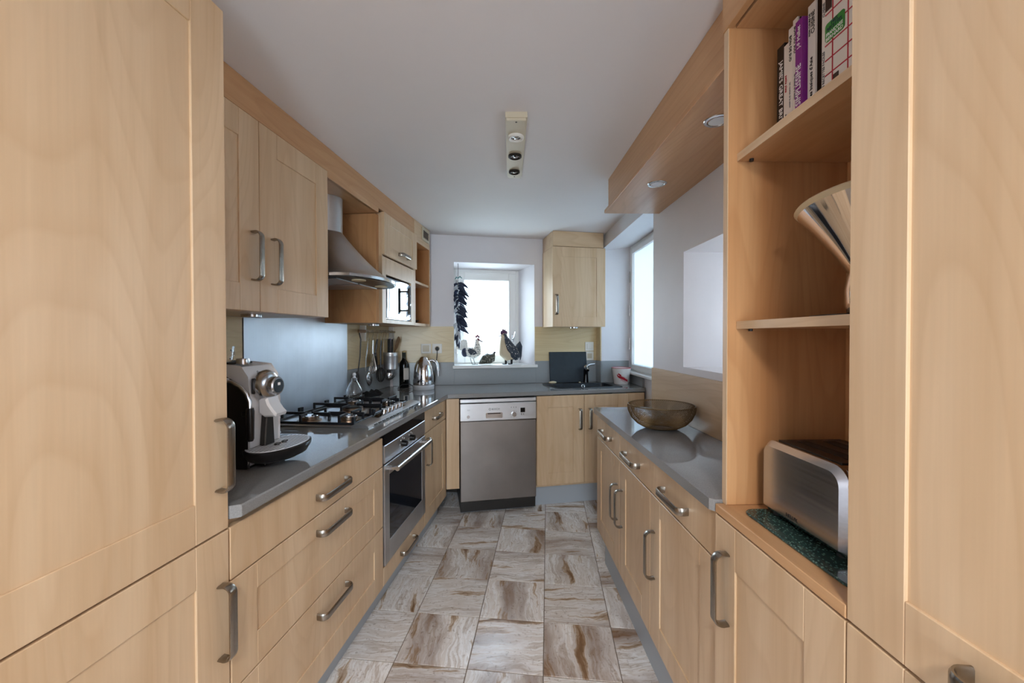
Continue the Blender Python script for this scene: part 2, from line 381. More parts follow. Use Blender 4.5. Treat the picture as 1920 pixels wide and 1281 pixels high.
class T:
    """one thing: an Empty at its base in a run's frame; parts are given in that frame's coordinates"""
    def __init__(s, name, label, cat, fr, x, y, z, group=None, kind=None):
        s.fr = fr; s.b = (x, y, z)
        o = bpy.data.objects.new(name, None); o.empty_display_size = .05; COL.objects.link(o)
        w = fr.w(x, y); o.location = (w[0], w[1], z); o.rotation_euler = (0, 0, fr.a); s.o = o
        if label: o['label'] = label
        if cat: o['category'] = cat
        if group: o['group'] = group
        if kind: o['kind'] = kind
    def part(s, name, mb, m, parent=None, label=None, kind=None, smooth=35):
        me = mb.mesh(name, s.b, smooth); ms = m if isinstance(m, (list, tuple)) else [m]
        for k in ms: me.materials.append(MATS[k])
        if len(ms) > 1:
            me.polygons.foreach_set('material_index', mb.fm)
        o = bpy.data.objects.new(name, me); COL.objects.link(o); o.parent = parent or s.o
        if label: o['label'] = label
        if kind: o['kind'] = kind
        return o
    def text(s, body, size, x, y, z, m, parent=None, rot=(pi / 2, 0, 0), name='lettering', depth=.0004, sx=1.0, align='CENTER'):
        me = text_mesh(body, size, depth, align)
        M = Matrix.Translation(Vector((x, y, z)) - Vector(s.b)) @ (Matrix.Rotation(rot[2], 4, 'Z') @ Matrix.Rotation(rot[1], 4, 'Y') @ Matrix.Rotation(rot[0], 4, 'X')) @ Matrix.Diagonal((sx, 1, 1, 1))
        me.transform(M); me.materials.append(MATS[m])
        o = bpy.data.objects.new(name, me); COL.objects.link(o); o.parent = parent or s.o; return o
def text_mesh(body, size, depth, align):
    cu = bpy.data.curves.new('lettering', 'FONT'); cu.body = body; cu.size = size; cu.extrude = depth; cu.align_x = align; cu.align_y = 'CENTER'; cu.resolution_u = 2
    o = bpy.data.objects.new('lettering', cu); COL.objects.link(o)
    bpy.context.view_layer.update()
    me = bpy.data.meshes.new_from_object(o.evaluated_get(bpy.context.evaluated_depsgraph_get()))
    bpy.data.objects.remove(o); bpy.data.curves.remove(cu); return me
def solo(name, label, cat, fr, mb, m, base, group=None, kind=None, smooth=35):
    """a thing that is one mesh"""
    t = T.__new__(T); t.fr = fr; t.b = base
    me = mb.mesh(name, base, smooth); ms = m if isinstance(m, (list, tuple)) else [m]
    for k in ms: me.materials.append(MATS[k])
    if len(ms) > 1: me.polygons.foreach_set('material_index', mb.fm)
    o = bpy.data.objects.new(name, me); COL.objects.link(o); w = fr.w(base[0], base[1]); o.location = (w[0], w[1], base[2]); o.rotation_euler = (0, 0, fr.a)
    if label: o['label'] = label
    if cat: o['category'] = cat
    if group: o['group'] = group
    if kind: o['kind'] = kind
    t.o = o; return t

# ------------------------------------------------------------------ joinery helpers
def shaker(x0, x1, z0, z1, yf, sw=.092, rt=.092, rb=.092, t=.02, rec=.0045, c=.0014):
    m = MB(); yb = yf + t
    m.box(x0, x0 + sw, yf, yb, z0, z1, c); m.box(x1 - sw, x1, yf, yb, z0, z1, c)
    m.box(x0 + sw, x1 - sw, yf, yb, z1 - rt, z1, c); m.box(x0 + sw, x1 - sw, yf, yb, z0, z0 + rb, c)
    m.box(x0 + sw - .004, x1 - sw + .004, yf + rec, yb - .002, z0 + rb - .004, z1 - rt + .004)
    return m
def slab(x0, x1, z0, z1, yf, t=.02, c=.0015): return MB().box(x0, x1, yf, yf + t, z0, z1, c)
def pull(xc, zc, yf, L=.165, vert=True, w=.023, th=.0065, out=.034):
    """flat bow handle standing off the face yf"""
    h = L / 2; r = .02; path = [(-h + .002, 0.0)] + [(-h + r - r * cos(radians(a)) + .0, out - r + r * sin(radians(a))) for a in range(0, 91, 15)]
    path += [(-u, o) for u, o in reversed(path)]
    sec = [(-w / 2, -th / 2 + .002), (-w / 2 + .003, -th / 2), (w / 2 - .003, -th / 2), (w / 2, -th / 2 + .002), (w / 2, th / 2 - .002), (w / 2 - .004, th / 2), (-w / 2 + .004, th / 2), (-w / 2, th / 2 - .002)]
    m = MB(); vs = []; n = len(path)
    for i, (u, o) in enumerate(path):
        a = path[max(i - 1, 0)]; b = path[min(i + 1, n - 1)]; tu, to = b[0] - a[0], b[1] - a[1]; l = sqrt(tu * tu + to * to); tu, to = tu / l, to / l
        nu, no = -to, tu
        for sw_, sn in sec:
            uu, oo = u + nu * sn, o + no * sn
            vs.append((xc + sw_, yf - max(oo, -.001), zc + uu) if vert else (xc + uu, yf - max(oo, -.001), zc + sw_))
    k = len(sec); fs = [tuple(range(k)), tuple(range((n - 1) * k, n * k))]
    for i in range(n - 1):
        for j in range(k):
            l = (j + 1) % k; fs.append((i * k + j, i * k + l, (i + 1) * k + l, (i + 1) * k + j))
    return m.add(vs, fs)
def carcass(x0, x1, y0, y1, z0, z1, t=.018, back=True, shelf=None):
    m = MB(); m.box(x0, x0 + t, y0, y1, z0, z1); m.box(x1 - t, x1, y0, y1, z0, z1); m.box(x0 + t, x1 - t, y0, y1, z0, z0 + t); m.box(x0 + t, x1 - t, y0, y1, z1 - t, z1)
    if back: m.box(x0 + t, x1 - t, y1 - .008, y1, z0 + t, z1 - t)
    return m

def ring(m, x0, x1, z0, z1, w, y0, y1, c=.003, wb=None):
    wb = wb or w
    m.box(x0, x0 + w, y0, y1, z0, z1, c); m.box(x1 - w, x1, y0, y1, z0, z1, c); m.box(x0 + w, x1 - w, y0, y1, z1 - w, z1, c); m.box(x0 + w, x1 - w, y0, y1, z0, z0 + wb, c); return m

# ================================================================== THE ROOM
FLOOR_U = (0.29989, -0.03372); FLOOR_V = (0.02596, 0.29880); FLOOR_O = (-0.48061, 1.64109)
flo = T('floor', None, None, WF, 0, 0, 0, kind='structure')
flo.part('grout_bed', MB().box(-2.6, 2.2, -2.7, 4.4, -.06, -.0025), 'grout')
def tile_mesh():
    g = .0016; m = MB(); lu = sqrt(FLOOR_U[0] ** 2 + FLOOR_U[1] ** 2); lv = sqrt(FLOOR_V[0] ** 2 + FLOOR_V[1] ** 2)
    def q(a, b, z): return (FLOOR_U[0] * a + FLOOR_V[0] * b, FLOOR_U[1] * a + FLOOR_V[1] * b, z)
    for e, z in ((.5 - g / lu, -.012), (.5 - g / lu, -.0012), (.5 - (g + .0012) / lu, 0)):
        m.add([q(-e, -e, z), q(e, -e, z), q(e, e, z), q(-e, e, z)], [])
    fs = [(8, 9, 10, 11)]
    for r in (0, 1):
        for k in range(4): fs.append((r * 4 + k, r * 4 + (k + 1) % 4, r * 4 + 4 + (k + 1) % 4, r * 4 + 4 + k))
    m.add([], []); m.f = fs; m.fm = [0] * len(fs); return m
TM = []
for nm in ('travertine_0', 'travertine_cross_0', 'travertine_1', 'travertine_cross_1'):
    me = tile_mesh().mesh('tile', smooth=0); me.materials.append(MATS[nm]); TM.append(me)
rnd = random.Random(5)
for j in range(-4, 8):
    for i in range(-3, 6):
        cx = FLOOR_O[0] + FLOOR_U[0] * (i + .5) + FLOOR_V[0] * (j + .5); cy = FLOOR_O[1] + FLOOR_U[1] * (i + .5) + FLOOR_V[1] * (j + .5)
        if cx < -.98 or cx > 1.0 or cy < .2 or cy > 3.6: continue
        o = bpy.data.objects.new('tile', TM[(i + j + 1) % 2 + 2 * (rnd.random() < .45)]); COL.objects.link(o); o.parent = flo.o
        o.location = (cx, cy, rnd.uniform(-.0004, 0))
solo('ceiling', None, None, WF, MB().box(-2.6, 2.4, -2.7, 4.6, 2.19, 2.26), 'ceiling', (0, 0, 2.19), kind='structure')
solo('wall_left', None, None, LF, MB().box(-2.75, 3.36, 1.40, 1.55, 0, 2.19), 'wall', (0, 1.4, 0), kind='structure')
# end wall with the small window
mw = MB(); WT = .30
mw.box(-1.30, -.51, 0, WT, 0, 2.19); mw.box(.205, 1.19, 0, WT, 0, 2.19); mw.box(-.51, .205, 0, WT, 0, 1.035); mw.box(-.51, .205, 0, WT, 1.96, 2.19)
mw.prism([(.205, 0), (.205, WT), (.105, WT), (.105, .22)], 1.035, 1.96)          # splayed reveal
mw.prism([(0.0, 1.96), (WT, 1.96), (WT, 1.935), (.22, 1.935)], -.51, .205, 'x')
solo('wall_back', None, None, BF, mw, 'wall', (0, 0, 0), kind='structure')
solo('wall_pier', None, None, BF, MB().box(.80, 1.17, -.11, 0, 0, 2.19), 'wall', (.8, 0, 0), kind='structure')
# long wall with the deep niche
QW = .875
mw = MB(); QB = 1.42
mw.box(-2.364, -1.965, QW, QB, 0, 2.19); mw.box(-1.15, 2.75, QW, QB, 0, 2.19); mw.box(-1.965, -1.15, QW, QB, 0, 1.168); mw.box(-1.965, -1.15, QW, QB, 1.724, 2.19); ring(mw, -1.965, -1.15, 1.168, 1.724, .05, QB - .04, QB, 0)
solo('wall_right', None, None, RF, mw, 'wall', (-2.364, QW, 0), kind='structure')
# window wall beyond it, with the lintel over the recess
Q2 = 1.16
mw = MB(); mw.box(-3.86, -2.364, Q2, Q2 + .065, 0, .99); mw.box(-3.86, -2.364, Q2, Q2 + .065, 2.13, 2.19); mw.box(-3.86, -3.70, Q2, Q2 + .065, .99, 2.13); mw.box(-2.47, -2.364, Q2, Q2 + .065, .99, 2.13)
mw.prism([(QW, 2.08), (Q2, 2.128), (Q2, 2.19), (QW, 2.19)], -3.85, -2.364, 'x')
solo('wall_window', None, None, RF, mw, 'wall', (-3.9, Q2, 0), kind='structure')
# rear wall of the room, behind the viewpoint, with an opening added for daylight
mw = MB(); mw.box(-2.6, -.55, -2.62, -2.5, 0, 2.19); mw.box(.35, 2.4, -2.62, -2.5, 0, 2.19); mw.box(-.55, .35, -2.62, -2.5, 2.08, 2.19)
solo('wall_rear', None, None, WF, mw, 'wall', (0, -2.5, 0), kind='structure')

# small window in the end wall
w1 = T('window_1', None, None, BF, -.15, .22, 1.035, kind='structure')
w1.part('window_frame', ring(MB(), -.508, .112, 1.045, 1.937, .034, .215, .275), 'white_paint')
w1.part('sash', ring(MB(), -.474, .078, 1.075, 1.905, .070, .20, .25, .005), 'white_paint')
w1.part('pane', MB().box(-.406, .010, .222, .226, 1.143, 1.837), 'pane')
w1.part('window_sill', MB().box(-.525, .228, -.035, .215, 1.040, 1.066, .004), 'white_paint')
hd = MB(); hd.box(.036, .056, .186, .20, 1.27, 1.33, .003); hd.tube([(.046, .19, 1.30), (.046, .165, 1.30), (.05, .165, 1.30), (.066, .165, 1.36)], .007, 8)
w1.part('window_handle', hd, 'chrome')
for z in (1.19, 1.80): w1.part('hinge', MB().cyl((-.474, .196, z - .03), (-.474, .196, z + .03), .008, 10), 'satin_chrome')
# tall window in the side recess
w2 = T('window_2', None, None, RF, -2.95, Q2, 1.0, kind='structure')
w2.part('window_frame', ring(MB(), -3.70, -2.47, .99, 2.13, .035, Q2 + .002, Q2 + .06), 'white_paint')
w2.part('sash', ring(MB(), -3.665, -2.505, 1.025, 2.095, .045, Q2 - .012, Q2 + .035, .004), 'white_paint')
w2.part('pane', MB().box(-3.62, -2.55, Q2 + .01, Q2 + .014, 1.07, 2.05), 'frosted_pane')
w2.part('window_sill', MB().box(-3.68, -2.40, Q2 - .05, Q2 + .002, .985, 1.008, .004), 'white_paint')
for z in (1.25, 1.55, 1.85): w2.part('hinge', MB().cyl((-3.668, Q2 - .016, z - .05), (-3.668, Q2 - .016, z + .05), .006, 8), 'satin_chrome')
# unseen glazed door added behind the viewpoint to let daylight in
d1 = T('added_door', None, None, WF, -.1, -2.56, 0, kind='structure')
for x0, x1 in ((-.55, .35),):
    d1.part('door_frame', ring(MB(), x0, x1, 0.0, 2.08, .07, -2.58, -2.53, .004, .12), 'white_paint')
    d1.part('pane', MB().box(x0 + .07, x1 - .07, -2.558, -2.553, .12, 2.01), 'pane')
w3 = T('added_niche_window', None, None, RF, -1.55, QB, 1.168, kind='structure')  # unseen frosted window, added at the back of the niche to brighten it
w3.part('window_frame', ring(MB(), -1.914, -1.201, 1.219, 1.673, .035, QB - .035, QB - .005), 'white_paint')
w3.part('pane', MB().box(-1.878, -1.237, QB - .022, QB - .018, 1.255, 1.637), 'frosted_light')
pr_ = RF.w(-1.56, QB + .01); portal('portal_niche', (pr_[0], pr_[1], 1.445), RF.a, .72, .46)
pb = BF.w(-.2, .29); portal('portal_small_window', (pb[0], pb[1], 1.49), BF.a, .56, .84)
pr_ = RF.w(-3.08, Q2 + .07); portal('portal_tall_window', (pr_[0], pr_[1], 1.52), RF.a, 1.2, 1.1)
portal('portal_added_door', (-.1, -2.6, 1.04), pi, .9, 2.06)

# unseen warm fill lamp, added behind the viewpoint to brighten the room
cl = T('added_fill_lamp', 'added round fill lamp under the ceiling behind the viewpoint', 'lamp', WF, .0, -.9, 2.13)
cl.part('base', MB().lathe([(0, .06), (.17, .06), (.17, .045), (0, .045)], .0, -.9, 2.13), 'white_plastic')
cl.part('fill_lamp_glass', MB().lathe([(.16, .045), (.15, .02), (.1, .004), (0, 0)], .0, -.9, 2.13), 'fill_lamp_glass')
ll = bpy.data.lights.new('fill_lamp_light', 'AREA'); ll.shape = 'DISK'; ll.size = .32; ll.energy = 21; ll.color = (1.0, .93, .86)
lo = bpy.data.objects.new('fill_lamp_light', ll); COL.objects.link(lo); lo.location = (0, -.9, 2.125)

# ================================================================== LEFT RUN (x = distance along, y front .80, wall 1.40)
YF = .80
t = T('tall_cabinet', 'tall maple cupboard with two stacked doors beside the coffee machine', 'cupboard', LF, .62, 1.1, .1)
t.part('body', carcass(.30, .9215, YF + .022, 1.395, .12, 2.105), 'maple')
d = t.part('door', shaker(.3215, .9215, .849, 2.105, YF), 'maple'); t.part('handle', pull(.893, 1.035, YF, .172), 'nickel', d)
d = t.part('door', shaker(.3215, .9215, .14, .844, YF, rt=.096), 'maple'); t.part('handle', pull(.895, .633, YF, .178), 'nickel', d)
t = T('drawer_cabinet', 'wide maple base unit of three drawers under the coffee machine', 'cabinet', LF, 1.37, 1.1, .1)
t.part('body', carcass(.925, 1.823, YF + .022, 1.38, .13, .855), 'maple')
d = t.part('drawer', slab(.9265, 1.8215, .7145, .846, YF), 'maple'); t.part('handle', pull(1.385, .776, YF, .19, False), 'nickel', d)
d = t.part('drawer', shaker(.9265, 1.8215, .4335, .7105, YF, .09, .07, .09), 'maple'); t.part('handle', pull(1.385, .655, YF, .19, False), 'nickel', d)
d = t.part('drawer', shaker(.9265, 1.8215, .148, .4295, YF, .09, .07, .09), 'maple'); t.part('handle', pull(1.385, .372, YF, .19, False), 'nickel', d)

t = T('oven_cabinet', 'low maple drawer housing beneath the built-in oven', 'cabinet', LF, 2.126, 1.1, .1)
hb = MB(); hb.box(1.825, 1.838, YF + .022, 1.38, .13, .855); hb.box(2.415, 2.428, YF + .022, 1.38, .13, .855); hb.box(1.838, 2.415, YF + .022, 1.38, .13, .148); hb.box(1.838, 2.415, YF + .03, 1.38, .215, .232)
t.part('body', hb, 'maple')
d = t.part('drawer', slab(1.8265, 2.4265, .148, .234, YF), 'maple'); t.part('handle', pull(2.128, .192, YF, .19, False), 'nickel', d)
ov = T('oven', 'built-in steel oven with black glass door below the gas hob', 'oven', LF, 2.126, 1.1, .24)
ov.part('body', MB().box(1.842, 2.411, YF + .012, 1.34, .238, .850), 'dark_metal')
cp = ov.part('control_panel', MB().box(1.829, 2.424, YF - .006, YF + .012, .722, .806, .002), 'steel_flat')
ov.part('display', MB().box(1.829, 2.424, YF - .004, YF + .012, .808, .858, .001), 'black_gloss')
for kx in (2.055, 2.175):
    ov.part('knob', MB().cyl((kx, YF - .006, .762), (kx, YF - .03, .762), .017, 20, .0145), 'black_plastic')
for kx in (2.055, 2.175):
    mk = MB()
    for a in range(0, 360, 45):
        if a in (270,): continue
        mk.box(kx + .033 * cos(radians(a)) - .003, kx + .033 * cos(radians(a)) + .003, YF - .0072, YF - .0058, .762 + .029 * sin(radians(a)) - .003, .762 + .029 * sin(radians(a)) + .003)
    ov.part('marking', mk, 'white_ink', cp)
dr = MB(); ring(dr, 1.829, 2.424, .240, .714, .058, YF - .006, YF + .012, .002, .10)
dd = ov.part('door', dr, 'steel_flat'); ov.part('door_glass', MB().box(1.887, 2.366, YF - .003, YF + .008, .34, .656), 'oven_glass', dd)
oh = MB(); oh.tube([(1.868, YF - .052, .690), (2.385, YF - .052, .690)], .0115, 16)
for hx in (1.878, 2.375): oh.box(hx - .009, hx + .009, YF - .052, YF - .004, .682, .698, .002)
ov.part('handle', oh, 'satin_chrome', dd)
t = T('base_cabinet', 'narrow maple base unit with one drawer over one door next to the oven', 'cabinet', LF, 2.68, 1.1, .1)
t.part('body', carcass(2.43, 2.926, YF + .022, 1.38, .13, .855), 'maple')
d = t.part('drawer', slab(2.4315, 2.9245, .722, .855, YF), 'maple'); t.part('handle', pull(2.67, .785, YF, .165, False), 'nickel', d)
d = t.part('door', shaker(2.4315, 2.9245, .148, .717, YF, .09, .09, .09), 'maple'); t.part('handle', pull(2.475, .60, YF, .17), 'nickel', d)
solo('plinth_board', 'long grey kick board under the drawers and the oven', 'plinth', LF, MB().box(.925, 2.95, .873, .888, 0.0, .128, .001), 'plinth', (1.5, .88, 0))

# worktop with sink cut-out; B coordinates mapped from L where the runs meet
def L2B(x, y):
    w = LF.w(x, y); dx, dy = w[0] - BF.o[0], w[1] - BF.o[1]; return (dx * BF.c + dy * BF.s, -dx * BF.s + dy * BF.c)
def R2B(x, y):
    w = RF.w(x, y); dx, dy = w[0] - BF.o[0], w[1] - BF.o[1]; return (dx * BF.c + dy * BF.s, -dx * BF.s + dy * BF.c)
A_ = L2B(.925, 1.398); A2 = L2B(.925, .80); A3 = L2B(.938, .78); C_ = (-.592, -.579); D_ = (1.03, -.5325); E_ = R2B(-3.73, Q2 - .003); K_ = L2B(3.31, 1.398)
K_ = (K_[0], -.002)
SX0, SX1, SY0, SY1 = .285, .80, -.43, -.165     # bowl cut-out
dfront = lambda x: C_[1] + (D_[1] - C_[1]) * (x - C_[0]) / (D_[0] - C_[0])
WZ0, WZ1 = .868, .90
wt = MB()
def ctop(poly): wt.prism(poly, WZ0, WZ1)
ctop([A_, A2, A3, C_, (C_[0], -.002), K_])
ctop([C_, (SX0, dfront(SX0)), (SX0, -.002), (C_[0], -.002)])
ctop([(SX0, dfront(SX0)), (SX1, dfront(SX1)), (SX1, SY0), (SX0, SY0)])
ctop([(SX0, SY1), (SX1, SY1), (SX1, -.002), (SX0, -.002)])
ctop([(SX1, dfront(SX1)), (.994, dfront(.994)), (E_[0], -.112), (.802, -.112), (.802, -.002), (SX1, -.002)] if E_[0] > .81 else [])
# polished pencil edge along both fronts
def edge_strip(p, q):
    d = (Vector(q) - Vector(p)).normalized(); n = Vector((d.y, -d.x))
    i0 = wt.mk(); l = (Vector(q) - Vector(p)).length
    wt.prism([(0.0, WZ0 + .001), (-.003, WZ0 + .004), (-.003, WZ1 - .004), (0.0, WZ1 - .0005)], 0, l, 'x')
    M = Matrix(((d.x, -n.x, 0, p[0]), (d.y, -n.y, 0, p[1]), (0, 0, 1, 0), (0, 0, 0, 1)))
    wt.xf(M, i0)
edge_strip(A3, C_); edge_strip(C_, (.994, dfront(.994)))
solo('worktop', 'long grey quartz worktop carrying the hob and the black sink', 'worktop', BF, wt, 'quartz', (-.6, -.3, WZ0), smooth=0)
# upstands
um = MB(); um.box(2.605, 3.325, 1.383, 1.398, .901, 1.094, .001)
solo('upstand', 'grey quartz upstand strip behind the hanging utensils', 'upstand', LF, um, 'quartz_wall', (2.9, 1.39, .9))
um = MB(); um.box(-1.02, -.51, -.016, -.001, .901, 1.096, .001); um.box(-.51, .212, -.016, -.001, .901, 1.038, .001); um.box(.212, .798, -.016, -.001, .901, 1.096, .001)
solo('upstand', 'grey quartz upstand strip running behind the kettle and under the small window', 'upstand', BF, um, 'quartz_wall', (0, 0, .9))
um = MB(); um.box(.787, 1.06, -.125, -.1115, .901, 1.096, .001); um.box(.786, .799, -.125, -.017, .901, 1.096, .001)
solo('upstand', 'short grey quartz upstand behind the lobster bucket', 'upstand', BF, um, 'quartz_wall', (.9, -.11, .9))
solo('upstand', 'grey quartz upstand under the tall side window', 'upstand', RF, MB().box(-3.66, -3.33, Q2 - .016, Q2 - .001, .901, .984, .001), 'quartz_wall', (-3.5, Q2, .9))
# splashback panels
solo('splashback_panel', 'pale wooden splashback strip behind the coffee machine', 'splashback', LF, MB().box(.93, 1.686, 1.388, 1.398, .901, 1.404), 'maple_splash', (1.3, 1.39, .9))
solo('splashback_panel', 'brushed steel splashback sheet behind the gas hob', 'splashback', LF, MB().box(1.690, 2.602, 1.384, 1.398, .901, 1.62, .0006), 'steel_sheet', (2.1, 1.39, .9))
solo('splashback_panel', 'pale wooden splashback behind the hanging utensils', 'splashback', LF, MB().box(2.606, 3.325, 1.388, 1.398, 1.095, 1.404), 'maple_splash', (2.9, 1.39, 1.09))
solo('splashback_panel', 'pale wooden splashback with switch and socket above the kettle', 'splashback', BF, MB().box(-1.03, -.512, -.010, -.001, 1.097, 1.404), 'maple_splash', (-.8, 0, 1.09))
sp_ = MB(); sp_.box(.207, .798, -.010, -.001, 1.097, 1.404); sp_.box(.790, .799, -.109, -.010, 1.097, 1.404)
solo('splashback_panel', 'pale wooden splashback over the black sink', 'splashback', BF, sp_, 'maple_splash', (.5, 0, 1.09))

# wall units on the left
YW = 1.04; ZB = 1.405
t = T('wall_cabinet', 'maple wall cabinet with two doors above the coffee machine', 'cabinet', LF, 1.35, 1.2, ZB)
t.part('body', carcass(.925, 1.786, YW + .022, 1.386, ZB, 2.075), 'maple')
d = t.part('door', shaker(.9235, 1.3475, ZB + .001, 2.076, YW), 'maple'); t.part('handle', pull(1.316, 1.597, YW, .168), 'nickel', d)
d = t.part('door', shaker(1.3505, 1.786, ZB + .001, 2.076, YW), 'maple'); t.part('handle', pull(1.415, 1.593, YW, .168), 'nickel', d)
t = T('cornice_board', 'long maple cornice board between wall units and ceiling', 'cornice', LF, 2.1, 1.1, 2.08)
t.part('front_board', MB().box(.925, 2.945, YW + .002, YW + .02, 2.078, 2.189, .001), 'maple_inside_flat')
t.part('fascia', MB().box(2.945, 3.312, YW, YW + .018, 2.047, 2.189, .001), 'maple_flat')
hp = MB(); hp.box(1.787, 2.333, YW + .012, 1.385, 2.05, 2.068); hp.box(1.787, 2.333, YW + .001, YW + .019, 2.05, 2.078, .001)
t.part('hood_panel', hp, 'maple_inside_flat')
vg = MB(); ring(vg, 3.11, 3.29, 2.075, 2.178, .022, YW - .008, YW, .002)
vp = t.part('vent', vg, 'cream')
vb = MB()
for k in range(5): vb.box(3.132, 3.268, YW - .006, YW - .001, 2.098 + k * .0125, 2.104 + k * .0125)
t.part('vent_grille', vb, 'dark_metal', vp)

# range hood
hd = T('range_hood', 'steel chimney range hood with curved canopy above the hob', 'hood', LF, 2.06, 1.2, 1.59)
hd.part('chimney', MB().cyl((2.06, 1.205, 1.862), (2.06, 1.205, 2.0495), .078, 32), 'steel')
def hood_rim(k, n=28):
    """open outline from the wall along the near side, round the bow front, back to the wall; k 0 at rim, 1 at chimney"""
    P = []
    ac, r = 1.285, .426
    for i in range(n + 1):
        u = i / n
        if u < .2: p = (1.79, 1.383 + (.956 - 1.383) * u / .2)
        elif u > .8: p = (2.33, .956 + (1.383 - .956) * (u - .8) / .2)
        else:
            a = radians(-39.3 + 78.6 * (u - .2) / .6); p = (2.06 + r * sin(a), ac - r * cos(a))
        ch = radians(-180 + 360 * u); q = (2.06 + .079 * sin(ch), 1.205 - .079 * cos(ch))
        P.append((p[0] * (1 - k) + q[0] * k, p[1] * (1 - k) + q[1] * k))
    return P
hm = MB(); nl = 10; rows = []
for j in range(nl + 1):
    k = j / nl; z = 1.614 + (1.866 - 1.614) * (k ** 1.35); rows.append([(x, y, z) for x, y in hood_rim(k)])
nn = len(rows[0])
hm.add([p for r in rows for p in r], [(j * nn + i, j * nn + i + 1, (j + 1) * nn + i + 1, (j + 1) * nn + i) for j in range(nl) for i in range(nn - 1)])
hd.part('canopy', hm, 'steel', smooth=50)
hd.part('rim', MB().prism(hood_rim(0), 1.601, 1.6145), 'satin_chrome')
un = hd.part('underside', MB().prism([(2.06 + (x - 2.06) * .97, 1.19 + (y - 1.19) * .97) for x, y in hood_rim(0)], 1.597, 1.602), 'dark_metal')
fm = MB(); fm.box(1.84, 2.05, 1.03, 1.34, 1.592, 1.597, .001); fm.box(2.07, 2.28, 1.03, 1.34, 1.592, 1.597, .001)
hd.part('filter', fm, 'steel_flat', un)
for x in (1.93, 2.19): hd.part('lamp', MB().lathe([(0, 0), (.034, 0), (.034, .005), (0, .005)], x, .965, 1.592, 20), 'lip', un)

# microwave housing and microwave
t = T('microwave_cabinet', 'maple wall unit framing the built-in microwave under a flap door', 'cabinet', LF, 2.65, 1.2, ZB)
mc = MB(); mc.box(2.372, 2.39, YW, 1.382, ZB - .005, 2.065); mc.box(2.92, 2.938, YW, 1.382, ZB - .005, 2.065); mc.box(2.39, 2.92, YW, 1.382, ZB - .005, ZB + .012); mc.box(2.39, 2.92, YW, 1.382, 2.047, 2.065)
mc.box(2.39, 2.92, YW + .02, 1.382, 1.79, 1.806)
t.part('body', mc, 'maple')
sd = MB(); sd.box(2.3345, 2.3715, YW + .02, 1.382, ZB - .005, 2.048); t.part('side_panel', sd, 'maple_inside_dimmed')
fr = MB(); fr.box(2.372, 2.428, YW - .002, YW + .018, ZB - .005, 1.806, .001); fr.box(2.865, 2.938, YW - .002, YW + .018, ZB - .005, 1.806, .001); fr.box(2.428, 2.865, YW - .002, YW + .018, 1.70, 1.806, .001); fr.box(2.428, 2.865, YW - .002, YW + .018, ZB - .005, 1.424, .001)
t.part('front_frame', fr, 'maple')
d = t.part('flap_door', shaker(2.36, 2.936, 1.811, 2.064, YW - .022, .085, .06, .06), ['maple']); t.part('handle', pull(2.655, 1.853, YW - .022, .15, False), 'nickel', d)
mv = T('microwave', 'built-in microwave with mirrored glass door beside the range hood', 'microwave', LF, 2.64, 1.2, 1.43)
mv.part('body', MB().box(2.432, 2.861, YW + .02, 1.36, 1.4245, 1.694), 'dark_metal')
mv.part('front_plate', MB().box(2.430, 2.863, YW + .006, YW + .02, 1.428, 1.690, .002), 'mirror_glass')
dd = mv.part('door', MB().box(2.434, 2.760, YW - .006, YW + .006, 1.434, 1.682, .003), 'mirror_glass')
mv.part('door_window', MB().box(2.47, 2.66, YW - .0075, YW - .005, 1.475, 1.64), 'oven_glass', dd)
hh = MB(); hh.tube([(2.715, YW - .042, 1.472), (2.715, YW - .042, 1.648)], .008, 12)
for z in (1.495, 1.625): hh.box(2.708, 2.722, YW - .042, YW - .004, z - .006, z + .006, .001)
mv.part('handle', hh, 'dark_metal', dd)
mv.part('control_panel', MB().box(2.772, 2.858, YW - .003, YW + .006, 1.434, 1.682, .002), 'mirror_glass')

t = T('open_shelf', 'narrow open maple shelf unit next to the microwave', 'shelf', LF, 3.12, 1.2, ZB)
os_ = MB(); os_.box(2.941, 2.957, YW, 1.382, ZB - .005, 2.046); os_.box(3.295, 3.312, YW, 1.382, ZB - .005, 2.046); os_.box(2.957, 3.295, YW, 1.382, ZB - .005, ZB + .014); os_.box(2.957, 3.295, YW, 1.395, 2.03, 2.046); os_.box(2.957, 3.295, 1.385, 1.395, ZB + .014, 2.03)
t.part('body', os_, 'maple_inside_dimmed')
eb = MB(); eb.box(2.939, 2.959, YW - .002, YW, ZB - .006, 2.047); eb.box(3.297, 3.313, YW - .002, YW, ZB - .006, 2.047); eb.box(2.959, 3.297, YW - .002, YW, ZB - .006, ZB + .015); eb.box(2.959, 3.297, YW - .002, YW, 2.029, 2.047)
t.part('edge_band', eb, 'maple')
t.part('shelf', MB().box(2.958, 3.294, YW + .004, 1.384, 1.719, 1.737, .001), 'maple')
solo('dish', 'small dark oval dish in the open shelf beside the microwave', 'dish', LF, MB().lathe([(0, .004), (.035, .006), (.06, .018), (.065, .024), (.058, .018), (.03, 0), (0, 0)], 3.08, 1.12, ZB + .0145, 20), 'dark_metal', (3.08, 1.12, ZB + .0145))
# puck lamps under the wall units
for lab, fr_, x, y in (('round steel puck lamp under the cabinet above the coffee machine', LF, 1.47, 1.17), ('round steel puck lamp under the microwave housing', LF, 2.60, 1.20), ('round steel puck lamp under the cabinet above the sink', BF, .50, -.22)):
    zz = ZB if x != 2.60 else ZB - .005
    if fr_ is BF: zz = 1.398
    u = T('puck_lamp', lab, 'lamp', fr_, x, y, zz - .013)
    u.part('housing', MB().lathe([(0, .0125), (.036, .0125), (.036, .002), (.031, 0), (.028, .001)], x, y, zz - .013, 24), 'satin_chrome')
    u.part('lens', MB().lathe([(.028, .001), (.0, .0005)], x, y, zz - .013, 24), 'frost')

